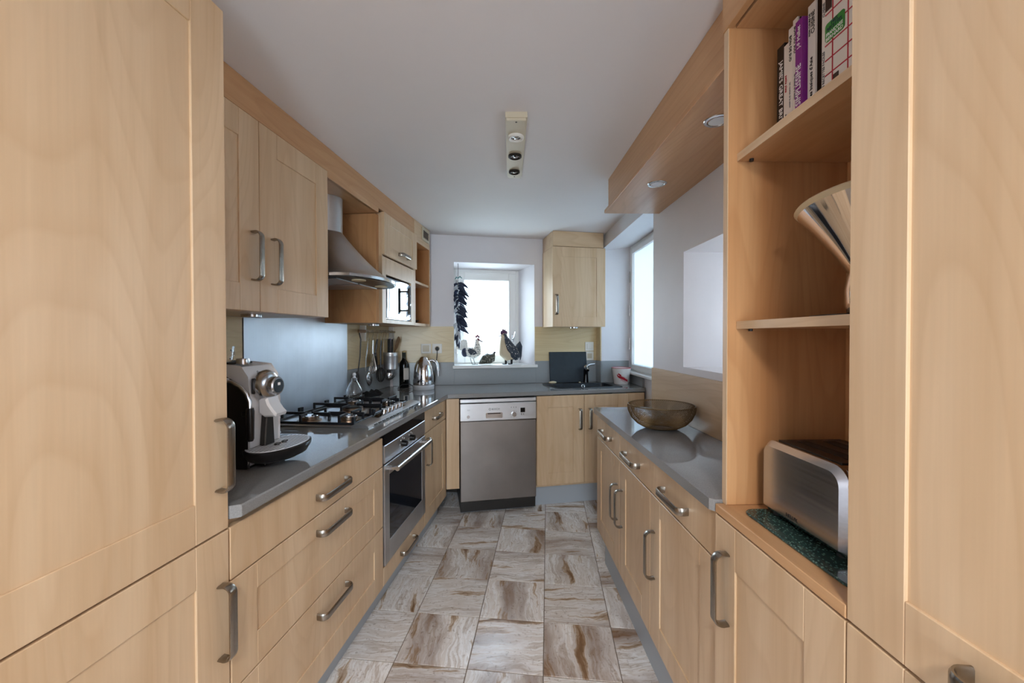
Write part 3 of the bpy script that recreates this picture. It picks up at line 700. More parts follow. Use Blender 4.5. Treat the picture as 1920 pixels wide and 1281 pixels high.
# ================================================================== END WALL RUN (x along, y = -depth)
YB = -.56
solo('filler_panel', 'plain maple filler panel next to the dishwasher', 'panel', BF, MB().box(-.600, -.507, YB + .004, YB + .022, .20, .862, .001), 'maple', (-.55, YB, .2))
dw = T('dishwasher', 'freestanding steel dishwasher under the grey worktop', 'dishwasher', BF, -.21, -.3, 0)
dw.part('body', MB().box(-.498, .07, YB + .012, -.03, .02, .836), 'dark_metal')
dw.part('lid', MB().box(-.502, .074, YB - .006, -.03, .829, .857, .003), 'steel_flat')
cp = dw.part('control_panel', MB().box(-.502, .074, YB - .010, YB + .012, .694, .825, .004), 'steel_flat')
dr = dw.part('door', MB().box(-.500, .072, YB - .008, YB + .012, .100, .691, .004), 'dw_steel')
dw.part('kick_plate', MB().box(-.497, .062, YB + .022, YB + .04, .012, .098, .002), 'kick_steel', label='darker grey kick plate')
for x in (-.46, .03):
    dw.part('foot', MB().cyl((x, YB + .07, 0), (x, YB + .07, .022), .018, 12), 'black_plastic')
gp = MB(); gp.prism(rrect(-.312, -.186, .712, .752, .008), YB - .0115, YB - .0105, 'y'); dw.part('grip_recess', gp, 'satin_chrome', cp)
dw.part('grip_slot', MB().box(-.298, -.202, YB - .014, YB - .0115, .744, .750), 'gap', cp)
kb = MB().cyl((-.10, YB - .010, .735), (-.10, YB - .026, .735), .0185, 24, .017); dw.part('knob', kb, 'satin_chrome', cp)
km = MB()
for a in range(0, 360, 45): km.box(-.10 + .027 * cos(radians(a)) - .0015, -.10 + .027 * cos(radians(a)) + .0015, YB - .0108, YB - .0098, .735 + .027 * sin(radians(a)) - .0015, .735 + .027 * sin(radians(a)) + .0015)
for k in range(3): km.box(-.122 + k * .018, -.118 + k * .018, YB - .0108, YB - .0098, .782, .792)
dw.part('marking', km, 'grey_ink', cp)
dw.part('button', MB().cyl((-.442, YB - .010, .728), (-.442, YB - .018, .728), .011, 20), 'satin_chrome', cp)
dw.part('display', MB().box(-.050, -.015, YB - .0125, YB - .0095, .748, .782), 'black_gloss', cp)
for x in (-.042, -.024): dw.part('program_button', MB().tube([(x, YB - .011, .728), (x - .003, YB - .0115, .734), (x, YB - .011, .740)], .002, 6), 'grey_ink', cp)
dw.part('emblem', MB().tube([(-.282 + .007 * cos(a * pi / 8), YB - .0106, .7785 + .007 * sin(a * pi / 8)) for a in range(16)], .0012, 5, closed=True), 'black_ink', cp)
dw.text('BOSCH', .018, -.238, YB - .0104, .778, 'black_ink', cp)
dw.text('SGS', .012, -.44, YB - .0104, .776, 'grey_ink', cp)

t = T('sink_cabinet', 'two-door maple base cabinet beneath the black sink', 'cabinet', BF, .45, -.3, .1)
t.part('body', carcass(.078, .830, YB + .022, -.04, .16, .66), 'maple')
d = t.part('door', shaker(.080, .4585, .178, .862, YB, .088, .09, .09), 'maple'); t.part('handle', pull(.423, .676, YB, .162), 'nickel', d)
d = t.part('door', shaker(.4615, .828, .178, .862, YB, .088, .09, .09), 'maple'); t.part('handle', pull(.505, .676, YB, .162), 'nickel', d)
t = T('end_panel', 'blank maple panel at the window end of the sink cabinet', 'panel', BF, .93, -.5, .1)
t.part('front_panel', MB().box(.832, .985, YB + .024, YB + .042, .178, .862, .001), 'maple')
solo('plinth_board', 'grey kick board below the sink cabinet doors', 'plinth', BF, MB().box(.078, .985, YB + .075, YB + .09, 0, .158, .001), 'plinth', (.5, YB + .08, 0))

t = T('sink', 'black composite drop-in sink beside the window', 'sink', BF, .54, -.27, .78)
sk = MB(); out = rrect(.235, .845, -.462, -.135, (.12, .03, .03, .03), 6)
inn = rrect(.30, .785, -.415, -.18, .03, 6); n_ = len(out)
sk.add([(x, y, .9005) for x, y in out] + [(x, y, .907) for x, y in [(.54 + (a - .54) * .985, -.2985 + (b + .2985) * .975) for a, b in out]] + [(x, y, .907) for x, y in inn] + [(x, y, .895) for x, y in [(.5425 + (a - .5425) * .985, -.2725 + (b + .2725) * .975) for a, b in inn]] + [(.5425 + (a - .5425) * .93, -.2975 + (b + .2975) * .9, .745) for a, b in inn],
       [(r * n_ + i, r * n_ + (i + 1) % n_, (r + 1) * n_ + (i + 1) % n_, (r + 1) * n_ + i) for r in range(4) for i in range(n_)] + [tuple(range(4 * n_, 5 * n_))])
t.part('basin', sk, 'sink_black')
t.part('drain', MB().lathe([(0, 0), (.035, 0), (.035, .003), (0, .004)], .54, -.27, .7455, 20), 'satin_chrome')
t.part('overflow_ring', MB().tube([(.50 + .013 * cos(a * pi / 8), -.432 + .004 * sin(a * pi / 8), .914 + .010 * sin(a * pi / 8)) for a in range(16)], .0028, 6, closed=True), 'chrome')
t = T('tap', 'black mixer tap with chrome lever behind the sink', 'tap', BF, .655, -.095, .9)
t.part('body', MB().lathe([(0, 0), (.026, 0), (.024, .01), (.021, .06), (.020, .118), (.021, .12), (0, .12)], .655, -.100, .9003, 20), 'black_gloss')
hd_ = MB(); hd_.ball((.655, -.100, 1.040), (.024, .024, .022)); hd_.tube([(.655, -.115, 1.035), (.645, -.15, 1.028), (.64, -.185, 1.018)], [.016, .014, .012], 12)
t.part('spout', hd_, 'chrome'); t.part('lever', MB().tube([(.668, -.098, 1.052), (.70, -.094, 1.066), (.745, -.09, 1.07)], [.007, .006, .004], 8), 'chrome')
solo('cutting_board', 'dark slate cutting board leaning on the wall behind the sink', 'board', BF, MB().box(-.177, .177, -.006, .006, 0, .277, .003).xf(Matrix.Translation((.512, -.052, .9015)) @ Matrix.Rotation(radians(-7), 4, 'X')), 'slate', (.512, -.052, .9015))
solo('soap', 'oval cream soap bar on the rim of the sink', 'soap', BF, MB().ball((.345, -.100, .9118), (.036, .022, .011), 18, 8), 'soap', (.345, -.100, .9005))
solo('soap', 'tiny leftover soap piece at the foot of the tap', 'soap', BF, MB().ball((.592, -.112, .9068), (.012, .009, .006), 12, 6), 'soap', (.592, -.112, .9005))
bk = T('bucket', 'white enamel bucket with a red lobster by the tall window', 'bucket', BF, .935, -.225, .90)
bk.part('body', MB().lathe([(0, .0), (.060, .0), (.063, .004), (.083, .140), (.081, .140), (.060, .006), (0, .006)], .935, -.225, .9003, 32), 'enamel')
bk.part('rim', MB().tube([(.935 + .083 * cos(2 * pi * k / 32), -.225 + .083 * sin(2 * pi * k / 32), 1.040) for k in range(32)], .0028, 6, closed=True), 'red')
lm = MB()                                      # lobster print wrapped on the body
def onb(u, z, lift=.0006):
    a = -pi / 2 - .22 + u / .075; r = .0632 + (.083 - .063) * (z - .004) / .136 + lift; return (.935 + r * cos(a), -.225 + r * sin(a), .9003 + z)
def blob(u, z, ru, rz, rot=0, n=12):
    c_ = onb(u, z, .001); P = []
    for k in range(n):
        a = 2 * pi * k / n; du, dz = ru * cos(a), rz * sin(a); P.append(onb(u + du * cos(rot) - dz * sin(rot), z + du * sin(rot) + dz * cos(rot)))
    lm.add([c_] + P, [(0, 1 + k, 1 + (k + 1) % n) for k in range(n)])
for k in range(6): blob(.030 - .012 * k, .038 + .0055 * k, .0085, .0095 + .001 * k, -.4)
blob(.042, .033, .009, .012, .3); blob(-.042, .068, .011, .008, -.6); blob(-.034, .086, .013, .007, -.6); blob(-.024, .082, .010, .005, -.7); blob(-.05, .080, .007, .005, -1.0)
for k in range(4):
    blob(.022 - .013 * k, .024 + .005 * k, .0022, .008, .3); blob(.03 - .013 * k, .055 + .004 * k, .002, .007, -.3)
bk.part('lobster_print', lm, 'red', smooth=0)

# wall unit over the sink
t = T('wall_cabinet', 'single-door maple wall cabinet above the black sink', 'cabinet', BF, .5, -.17, 1.398)
t.part('body', carcass(.277, .737, -.308, -.012, 1.398, 2.058), 'maple')
d = t.part('door', shaker(.276, .738, 1.398, 2.058, -.33, .078, .082, .082), 'maple'); t.part('handle', pull(.305, 1.58, -.33, .165), 'nickel', d)
t.part('top_box', MB().box(.280, .722, -.326, -.012, 2.062, 2.187, .001), 'maple_flat')
# switches and sockets
def plate(lab, x, z, kind):
    p = T(kind, lab, 'switch' if kind == 'light_switch' else 'socket', BF, x, -.011, z)
    p.part('plate', MB().box(x - .041, x + .041, -.020, -.0105, z - .041, z + .041, .003), 'white_plastic'); return p
p = plate('cream rocker light switch on the wooden splashback above the kettle', -.748, 1.215, 'light_switch'); p.part('rocker', MB().box(-.748 - .027, -.748 + .027, -.025, -.0195, 1.19, 1.243, .002), 'cream')
p = plate('cream wall socket with a grey plug above the kettle', -.655, 1.215, 'wall_socket')
pl = p.part('socket_well', MB().lathe([(0, 0), (.02, 0), (.022, .002), (0, .002)], 0, 0, 0, 20).xf(Matrix.Translation((-.655, -.020, 1.215)) @ Matrix.Rotation(pi / 2, 4, 'X')), 'cream')
p = plate('cream rocker switch over the cutting board', .722, 1.225, 'light_switch'); p.part('rocker', MB().box(.697, .747, -.025, -.0195, 1.20, 1.25, .002), 'white_plastic')
p = plate('cream wall socket below the rocker switch over the cutting board', .722, 1.138, 'wall_socket'); p.part('socket_well', MB().box(.70, .744, -.0215, -.0195, 1.115, 1.16, .001), 'cream')

# ================================================================== RIGHT RUN (x towards the viewer, y front .55, wall .875)
YR = .55
t = T('base_cabinet', 'shallow maple base unit with one drawer and one door at the window end', 'cabinet', RF, -2.14, .7, .19)
t.part('body', carcass(-2.369, -1.912, YR + .022, QW - .005, .195, .866), 'maple')
d = t.part('drawer', slab(-2.371, -1.911, .739, .866, YR), 'maple'); t.part('handle', pull(-2.14, .797, YR, .18, False), 'nickel', d)
d = t.part('door', shaker(-2.371, -1.918, .195, .734, YR, .09, .06, .09), 'maple'); t.part('handle', pull(-1.953, .52, YR, .172), 'nickel', d)
t = T('base_cabinet', 'shallow maple base unit with one wide drawer over two doors under the wire bowl', 'cabinet', RF, -1.47, .7, .19)
t.part('body', carcass(-1.908, -1.036, YR + .022, QW - .005, .195, .866), 'maple')
d = t.part('drawer', slab(-1.907, -1.037, .739, .866, YR), 'maple'); t.part('handle', pull(-1.715, .795, YR, .18, False), 'nickel', d); t.part('handle', pull(-1.285, .795, YR, .18, False), 'nickel', d)
d = t.part('door', shaker(-1.914, -1.5145, .195, .734, YR, .09, .06, .09), 'maple'); t.part('handle', pull(-1.872, .52, YR, .172), 'nickel', d)
d = t.part('door', shaker(-1.5115, -1.038, .195, .734, YR, .09, .06, .09), 'maple'); t.part('handle', pull(-1.472, .52, YR, .172), 'nickel', d)
solo('plinth_board', 'long grey kick board below the shallow base units', 'plinth', RF, MB().box(-2.35, -1.028, .592, .606, 0, .19, .001), 'plinth', (-1.3, .6, 0))
wr = MB(); wr.prism([(-2.392, QW - .002), (-2.392, .545), (-2.378, .531), (-1.040, .531), (-1.028, .541), (-1.028, .561), (-1.034, .561), (-1.034, QW - .002)], .870, .90)
solo('worktop', 'shallow grey quartz worktop under the wire bowl', 'worktop', RF, wr, 'quartz', (-1.7, .7, .87), smooth=0)
solo('splashback_panel', 'low wooden splashback strip behind the wire bowl', 'splashback', RF, MB().box(-2.362, -1.036, QW - .009, QW - .001, .901, 1.136), 'maple_flat', (-1.7, QW, .9))

# tall block on the right: base cupboard, open shelving, tall cupboard
YT = .54
t = T('base_cupboard', 'maple cupboard with one door below the toaster shelf', 'cupboard', RF, -.83, .7, .1)
t.part('body', carcass(-1.024, -.630, YT + .022, QW - .005, .12, .868), 'maple')
d = t.part('door', shaker(-1.0245, -.630, .14, .866, YT, .088, .10, .09), 'maple'); t.part('handle', pull(-.968, .708, YT, .172), 'nickel', d)
t.part('top_board', MB().box(-1.0255, -.629, YT, QW - .005, .870, .892, .0015), 'maple_inside_flat')
t = T('open_shelving', 'open maple shelving with cookbooks above the toaster', 'shelf', RF, -.83, .7, .892)
for x0, x1 in ((-1.031, -1.012), (-.642, -.629)): t.part('side_panel', MB().box(x0, x1, .562, QW - .004, .8925, 2.186, .001), 'maple_inside_dimmed')
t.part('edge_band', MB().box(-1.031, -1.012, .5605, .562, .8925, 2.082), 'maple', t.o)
t.part('back_panel', MB().box(-1.011, -.643, QW - .012, QW - .004, .8925, 2.186), 'maple_inside_dimmed')
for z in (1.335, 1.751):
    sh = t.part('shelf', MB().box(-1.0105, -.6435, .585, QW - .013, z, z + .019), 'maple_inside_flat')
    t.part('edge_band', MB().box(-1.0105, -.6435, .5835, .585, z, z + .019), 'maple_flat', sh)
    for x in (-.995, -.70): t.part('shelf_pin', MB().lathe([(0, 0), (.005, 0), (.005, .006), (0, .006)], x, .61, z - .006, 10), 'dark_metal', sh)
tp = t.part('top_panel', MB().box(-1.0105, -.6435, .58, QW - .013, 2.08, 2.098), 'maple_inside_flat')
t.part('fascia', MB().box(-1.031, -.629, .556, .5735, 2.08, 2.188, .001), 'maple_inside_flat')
t = T('tall_cupboard', 'tall maple cupboard with large panelled door next to the open shelving', 'cupboard', RF, -.33, .7, .1)
t.part('body', carcass(-.626, -.02, YT + .022, QW - .005, .12, 2.186), 'maple')
d = t.part('door', shaker(-.627, -.022, .872, 2.186, YT, .092, .092, .088), 'maple'); t.part('handle', pull(-.372, .925, YT, .17, False), 'nickel', d)
d = t.part('door', shaker(-.627, -.022, .14, .867, YT, .092, .092, .09), 'maple'); t.part('handle', pull(-.10, .71, YT, .172), 'nickel', d)

# lighting pelmet along the right wall
t = T('light_pelmet', 'maple boxed pelmet with downlights under the ceiling', 'pelmet', RF, -1.65, .7, 2.0)
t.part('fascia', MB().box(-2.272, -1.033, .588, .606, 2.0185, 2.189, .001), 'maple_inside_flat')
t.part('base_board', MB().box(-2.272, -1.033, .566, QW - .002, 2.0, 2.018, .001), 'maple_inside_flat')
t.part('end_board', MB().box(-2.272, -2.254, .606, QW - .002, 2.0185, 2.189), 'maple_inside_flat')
def downlight(x, y, z, lab):
    u = T('downlight', lab, 'lamp', RF, x, y, z)
    u.part('bezel', MB().lathe([(.028, .004), (.032, -.003), (.040, -.002), (.042, .0)], x, y, z - .0005, 28), 'satin_chrome')
    u.part('bulb', MB().lathe([(.028, .0), (.02, .002), (.012, -.001), (0, -.002)], x, y, z - .003, 20), 'frost')
downlight(-1.828, .693, 2.0, 'round chrome downlight near the window end of the pelmet')
downlight(-1.290, .682, 2.0, 'round chrome downlight in the pelmet next to the open shelving')
# ceiling spot bar
t = T('spot_bar', 'cream ceiling light bar with three round spots', 'lamp', WF, .018, 1.89, 2.165)
sb = MB(); poly = [(-.0245, 1.600), (.0615, 1.600), (.0535, 2.19), (-.0245, 2.19)]
sb.prism(poly, 2.168, 2.1895); sb.prism([(.018 + (x - .018) * .86, 1.895 + (y - 1.895) * .985) for x, y in poly], 2.158, 2.168)
t.part('base', sb, 'cream')
for k, y in enumerate((1.735, 1.915, 2.095)):
    r_ = .034 - .003 * k
    rg = t.part('spot', MB().lathe([(r_, .008), (r_, -.004), (r_ * .80, -.007), (r_ * .62, -.002), (r_ * .62, .006)], .017 - .002 * k, y, 2.154, 28), 'white_plastic' if k == 0 else 'dark_metal')
    t.part('bulb', MB().lathe([(r_ * .62, .0), (r_ * .45, .003), (r_ * .2, .001), (r_ * .16, -.004), (0, -.005)], .017 - .002 * k, y, 2.154, 20), 'reflector', rg)
t.part('screw', MB().lathe([(0, -.001), (.004, -.001), (.004, .001)], .018, 1.617, 2.158, 10), 'dark_metal')
t.part('screw', MB().lathe([(0, -.001), (.004, -.001), (.004, .001)], .014, 2.165, 2.158, 10), 'dark_metal')

#@@OBJECTS@@
# ================================================================== THINGS ON THE WORKTOPS
def toL(fr, x, y):
    w = fr.w(x, y); c, s = LF.c, LF.s; return (w[0] * c + w[1] * s, -w[0] * s + w[1] * c)
# gas hob
hob = T('gas_hob', 'five-burner gas hob with black grates and steel control strip', 'hob', LF, 2.126, 1.1, .9)
m = MB(); m.prism(rrect(1.775, 2.478, .885, 1.345, .02), .9003, .911, 'z', .004)
m.prism([(.842, .9003), (.846, .909), (.862, .916), (.905, .922), (.925, .9105), (.925, .9003)], 1.770, 2.484, 'x')
hob.part('base_plate', m, 'steel_flat')
hob.part('control_strip', MB().prism([(.868, .9180), (.869, .9188), (.902, .9233), (.903, .922)], 1.93, 2.30, 'x'), 'black_gloss')
lip = MB()
for k in range(14): lip.box(1.83 + k * .045, 1.862 + k * .045, .8405, .8445, .9015, .9075)
hob.part('vent_slot', lip, 'dark_metal')
for k in range(5):
    x = 2.032 + k * .053
    kb = hob.part('knob', MB().cyl((x, .884, .918), (x, .881, .942), .0165, 18, .0145), 'satin_chrome')
    hob.part('knob_grip', MB().box(x - .003, x + .003, .867, .896, .940, .946, .001), 'silver_plastic', kb)
BUR = [(1.862, 1.185, .040), (1.885, .995, .036), (2.128, 1.105, .052), (2.340, 1.205, .040), (2.335, .995, .034)]
for x, y, r in BUR:
    b = hob.part('burner', MB().lathe([(0, .003), (r + .016, .003), (r + .014, .009), (r + .003, .011), (r + .003, .024), (r - .004, .027), (0, .027)], x, y, .908, 28), 'burner')
    hob.part('burner_cap', MB().lathe([(0, .030), (r * .93, .030), (r * .98, .027), (r * .98, .0255), (0, .0255)], x, y, .908, 28), 'dark_metal' if r > .05 else 'satin_chrome', b)
def grate(x0, x1, y0, y1, burs):
    g = MB(); w = .0048
    for a, b_, c_, d_ in ((x0, x1, y0, y0), (x0, x1, y1, y1), (x0, x0, y0, y1), (x1, x1, y0, y1)):
        g.box(a - w, b_ + w, c_ - w, d_ + w, .9115, .921, .001)
    for bx, by, r in burs:
        for dx, dy in ((1, 0), (-1, 0), (0, 1), (0, -1)):
            ex = x1 if dx > 0 else (x0 if dx < 0 else bx); ey = y1 if dy > 0 else (y0 if dy < 0 else by)
            if len(burs) == 2 and dy and abs(ey - by) > .14: ey = by + dy * .10
            lx, ly = bx + dx * r * .55, by + dy * r * .55
            g.box(min(lx, ex) - (w if dy else 0), max(lx, ex) + (w if dy else 0), min(ly, ey) - (w if dx else 0), max(ly, ey) + (w if dx else 0), .941, .953, .0012)
            g.box(ex - w * 1.05, ex + w * 1.05, ey - w * 1.05, ey + w * 1.05, .9115, .953, .001)
    for cx in (x0, x1):
        for cy in (y0, y1): g.box(cx - .010, cx + .010, cy - .006, cy + .006, .9115, .948, .001)
    return g
hob.part('grate', grate(1.792, 2.000, .925, 1.325, BUR[:2]), 'iron'); hob.part('grate', grate(2.012, 2.245, .945, 1.325, [BUR[2]]), 'iron'); hob.part('grate', grate(2.257, 2.462, .925, 1.325, BUR[3:]), 'iron')
# glass flask standing on the grate
fl = T('oil_flask', 'clear glass flask with stopper standing on the hob grate', 'flask', LF, 2.335, 1.20, .9532)
pr1 = [(0, 0), (.036, 0), (.044, .008), (.047, .03), (.043, .052), (.028, .082), (.017, .100), (.016, .112), (.021, .116), (.019, .117), (.014, .112), (.015, .1), (.026, .08), (.041, .05), (.0445, .03), (.042, .010), (.034, .003), (0, .003)]
fl.part('body', MB().lathe(pr1, 2.335, 1.20, .9532, 28), 'glass')
fl.part('stopper', MB().lathe([(0, .100), (.010, .100), (.0125, .117), (.009, .121), (.007, .128), (.011, .136), (.008, .147), (0, .149)], 2.335, 1.20, .9532, 18), 'frost')
# crumpled black cloth
cm = MB(); rr_ = random.Random(3)
nx, ny = 26, 12
for i in range(nx):
    for j in range(ny):
        u, v = i / (nx - 1), j / (ny - 1); ed = sin(pi * u) ** .5 * sin(pi * v) ** .5
        cm.v.append((2.60 + .30 * u + .01 * sin(9 * v), 1.25 + .11 * v + .012 * sin(8 * u), .9008 + ed * (.016 + .022 * u + .012 * sin(17 * u + 4 * v) + .008 * sin(23 * v + 9 * u))))
cm.f = [(i * ny + j, i * ny + j + 1, (i + 1) * ny + j + 1, (i + 1) * ny + j) for i in range(nx - 1) for j in range(ny - 1)]
vb_ = [(x, y, .9005) for x, y, z in cm.v]; o_ = len(cm.v); cm.add(vb_, [(i * ny + j, (i + 1) * ny + j, (i + 1) * ny + j + 1, i * ny + j + 1) for i in range(nx - 1) for j in range(ny - 1)]); cm.fm = [0] * len(cm.f)
for i in range(nx - 1):
    for j in (0, ny - 1): cm.f.append((i * ny + j, (i + 1) * ny + j, (i + 1) * ny + j + o_, i * ny + j + o_)); cm.fm.append(0)
for j in range(ny - 1):
    for i in (0, nx - 1): cm.f.append((i * ny + j, i * ny + j + 1, i * ny + j + 1 + o_, i * ny + j + o_)); cm.fm.append(0)
solo('dish_cloth', 'crumpled black cloth lying on the worktop past the hob', 'cloth', LF, cm, 'cloth_black', (2.75, 1.30, .9005), smooth=80)

# coffee machine
c = T('coffee_machine', 'silver and black espresso machine with round dial and oval drip tray', 'coffee machine', LF, 1.26, 1.15, .9)
X0, X1 = 1.186, 1.322
side = [(1.36, .903), (.962, .903), (.958, 1.06)] + [(.958 + .15 * (1 - cos(radians(a))), 1.095 + .113 * sin(radians(a))) for a in range(0, 91, 10)] + [(1.36, 1.210)]
c.part('side_panel', MB().prism(side, X0 - .005, X0 + .006, 'x', .002), 'black_plastic')
c.part('side_panel', MB().prism(side, X1 + .002, X1 + .010, 'x', .002), 'black_plastic')
body = [(1.37, .905), (.970, .905), (.958, .93), (.955, 1.10), (.962, 1.19), (.985, 1.222), (1.05, 1.229), (1.37, 1.229)]
c.part('body', MB().prism(body, X0, X1 + .004, 'x', .004), 'silver_plastic')
hp_ = MB(); hp_.prism(rrect(X0 + .012, X1 - .012, 1.03, 1.34, .02), 1.229, 1.234, 'z', .002)
for k in range(7): hp_.box(X0 + .02, X1 - .02, 1.06 + k * .018, 1.068 + k * .018, 1.234, 1.237)
c.part('top_lid', hp_, 'dark_metal')
c.part('lid_knob', MB().lathe([(0, 0), (.019, 0), (.02, .008), (.018, .018), (0, .019)], X0 + .03, 1.00, 1.2295, 20), 'satin_chrome')
DX, DZ = 1.253, 1.157
c.part('dial_ring', MB().lathe([(0, 0), (.050, 0), (.052, .010), (.046, .024), (.036, .030), (0, .031)], 0, 0, 0, 36).xf(Matrix.Translation((DX, .957, DZ)) @ Matrix.Rotation(pi / 2, 4, 'X')), 'satin_chrome')
kn = c.part('dial_knob', MB().lathe([(0, 0), (.030, 0), (.030, .020), (.027, .024), (0, .024)], 0, 0, 0, 32).xf(Matrix.Translation((DX, .928, DZ)) @ Matrix.Rotation(pi / 2, 4, 'X')), 'satin_chrome')
c.part('dial_face', MB().lathe([(0, .0), (.023, .0), (.023, .0012), (0, .0012)], 0, 0, 0, 28).xf(Matrix.Translation((DX, .904, DZ)) @ Matrix.Rotation(pi / 2, 4, 'X')), 'slate', kn)
c.part('dial_marking', MB().box(DX - .006, DX + .006, .9020, .9027, DZ + .002, DZ + .011, .0002), 'white_ink', kn)
c.part('button_strip', MB().prism(rrect(X0 + .012, X0 + .028, 1.135, 1.185, .005), .9520, .957, 'y'), 'black_gloss')
spt = MB(); spt.prism([(.955, 1.125), (.925, 1.120), (.918, 1.10), (.905, 1.082), (.893, 1.070), (.897, 1.060), (.935, 1.058), (.955, 1.07)], DX - .030, DX + .030, 'x', .006)
c.part('spout', spt, 'silver_plastic')
c.part('brew_column', MB().prism([(DX - .014, 1.062), (DX + .018, 1.062), (DX + .026, .94), (DX - .026, .94)], .936, .957, 'y', .003), 'dark_metal')
c.part('steam_wand', MB().tube([(X0 - .014, 1.03, 1.182), (X0 - .014, 1.0, 1.176), (X0 - .012, .975, 1.162), (X0 - .010, .955, 1.140), (X0 - .008, .947, 1.115), (X0 - .008, .946, 1.085)], .0062, 10), 'satin_chrome')
c.part('wand_collar', MB().tube([(X0 - .014, 1.05, 1.184), (X0 - .014, 1.015, 1.180)], [.011, .009], 12), 'chrome')
wg = MB(); wg.tube([(X0 - .008, .946, 1.095), (X0 - .008, .946, 1.085), (X0 - .008, .946, 1.0), (X0 - .008, .946, .992)], [.0105, .0125, .011, .008], 12); wg.box(X0 - .010, X0 - .004, .946, .975, 1.068, 1.084, .002)
c.part('wand_grip', wg, 'black_plastic')
TX, TY = 1.272, .918
el = lambda k, z, n=36: [(TX + .128 * k * cos(2 * pi * i / n), TY + .083 * k * sin(2 * pi * i / n)) for i in range(n)]
tm = MB(); R_ = [(.62, .918), (.86, .928), (.98, .948), (1.0, .960), (.965, .962)]
vs = []; n_ = 36
for k, z in R_: vs += [(x, y, z) for x, y in el(k, z)]
tm.add(vs, [(r * n_ + i, r * n_ + (i + 1) % n_, (r + 1) * n_ + (i + 1) % n_, (r + 1) * n_ + i) for r in range(len(R_) - 1) for i in range(n_)] + [tuple(range(n_)), tuple(range((len(R_) - 1) * n_, len(R_) * n_))])
tr = c.part('drip_tray', tm, 'black_plastic')
c.part('tray_grille', MB().prism(el(.93, 0), .9622, .9640), 'silver_plastic', tr)
gl = MB()
for k in range(-5, 6):
    y = TY + k * .0125; h = .128 * .86 * sqrt(max(0, 1 - ((y - TY) / (.083 * .90)) ** 2))
    if h > .02: gl.box(TX - h, TX + h, y - .0018, y + .0018, .9639, .9643)
c.part('grille_slot', gl, 'dark_metal', tr)
cups = MB()
for dx, dy in ((-.018, 0), (.018, 0)):
    cups.tube([(TX + dx + .012 * cos(a * pi / 6), TY - .01 + .010 * sin(a * pi / 6), .9650) for a in range(9)], .0022, 6)
c.part('cup_marks', cups, 'black_ink', tr)
c.part('foot', MB().box(X0 + .01, X1, .965, 1.34, .9003, .906), 'black_plastic')
c.part('tray_support', MB().box(TX - .05, TX + .05, .93, .97, .9003, .925, .003), 'black_plastic')
c.text('Saeco', .014, 1.235, .9540, 1.203, 'black_ink')

cu = T('espresso_cup', 'small glass espresso cup on top of the coffee machine', 'cup', LF, 1.205, 1.052, 1.237)
cu.part('body', MB().lathe([(0, .002), (.018, 0), (.021, .004), (.026, .050), (.0245, .050), (.0195, .006), (0, .005)], 1.205, 1.052, 1.2375, 24), 'glass')
cu.part('handle', MB().tube([(1.230, 1.052, 1.275), (1.242, 1.052, 1.270), (1.242, 1.052, 1.258), (1.227, 1.052, 1.250)], .003, 6), 'glass')

# utensil rail and what hangs from it
rl = T('utensil_rail', 'steel hanging rail with hooks on the wooden splashback', 'rail', LF, 3.03, 1.36, 1.355)
rl.part('bar', MB().box(2.675, 3.318, 1.337, 1.345, 1.347, 1.363, .002), 'nickel')
rl.part('end_clip', MB().box(2.672, 2.775, 1.334, 1.347, 1.345, 1.366, .002), 'spoon_wood')
for x in (2.79, 3.30): rl.part('bracket', MB().box(x - .009, x + .009, 1.344, 1.3875, 1.285, 1.398, .002), 'white_plastic')
HK = [2.80, 2.88, 2.955, 3.02, 3.065, 3.11, 3.17, 3.24]
for x in HK:
    rl.part('hook', MB().tube([(x, 1.344, 1.366), (x, 1.332, 1.366), (x, 1.330, 1.350), (x - .012, 1.330, 1.315), (x - .016, 1.330, 1.300), (x - .010, 1.328, 1.289), (x, 1.326, 1.293), (x + .002, 1.326, 1.303)], .0018, 6), 'satin_chrome')
def hang(name, lab, cat, x, zt): return T(name, lab, cat, LF, x, 1.33, zt, group=None)
u = hang('skimmer', 'flat skimmer on a long thin rod at the hob end of the rail', 'utensil', 2.685, 1.04)
u.part('handle', MB().tube([(2.69, 1.345, 1.345), (2.688, 1.332, 1.30), (2.680, 1.335, 1.18), (2.672, 1.345, 1.075)], [.004, .005, .0042, .004], 8), 'dark_metal')
u.part('head', MB().ball((2.668, 1.352, 1.035), (.036, .006, .045), 18, 10), 'dark_metal')
u = hang('serving_spoon', 'steel serving spoon hanging beside the whisk', 'utensil', 2.785, 1.02)
u.part('handle', MB().tube([(2.79, 1.328, 1.290), (2.795, 1.335, 1.24), (2.782, 1.34, 1.16), (2.775, 1.342, 1.075)], [.003, .009, .008, .005], 10, flat=.4), 'satin_chrome')
u.part('bowl', MB().ball((2.795, 1.325, 1.018), (.042, .012, .052), 18, 10).xf(Matrix.Translation((2.795, 1.325, 1.018)) @ Matrix.Rotation(radians(-18), 4, 'Y') @ Matrix.Translation((-2.795, -1.325, -1.018))), 'satin_chrome')
u = hang('whisk', 'steel balloon whisk hanging on the rail', 'whisk', 2.845, 1.05)
u.part('handle', MB().tube([(2.87, 1.328, 1.292), (2.868, 1.330, 1.24), (2.862, 1.328, 1.19)], [.006, .008, .007], 10), 'satin_chrome')
wm = MB()
for k in range(6):
    a = pi * k / 6; P = []
    for q in range(17):
        tt = 2 * pi * q / 16; w_ = .032 * sin(tt) * (0.5 + .5 * sin(tt / 2) ** 2); P.append((2.856 - .02 * sin(tt / 2) + w_ * cos(a), 1.318 + w_ * sin(a), 1.195 - .145 * sin(tt / 2) ** 1.0))
    wm.tube(P, .0013, 5)
u.part('wires', wm, 'chrome')
u = hang('spatula', 'black spatula hanging between the whisk and the steel holder', 'spatula', 2.91, 1.09)
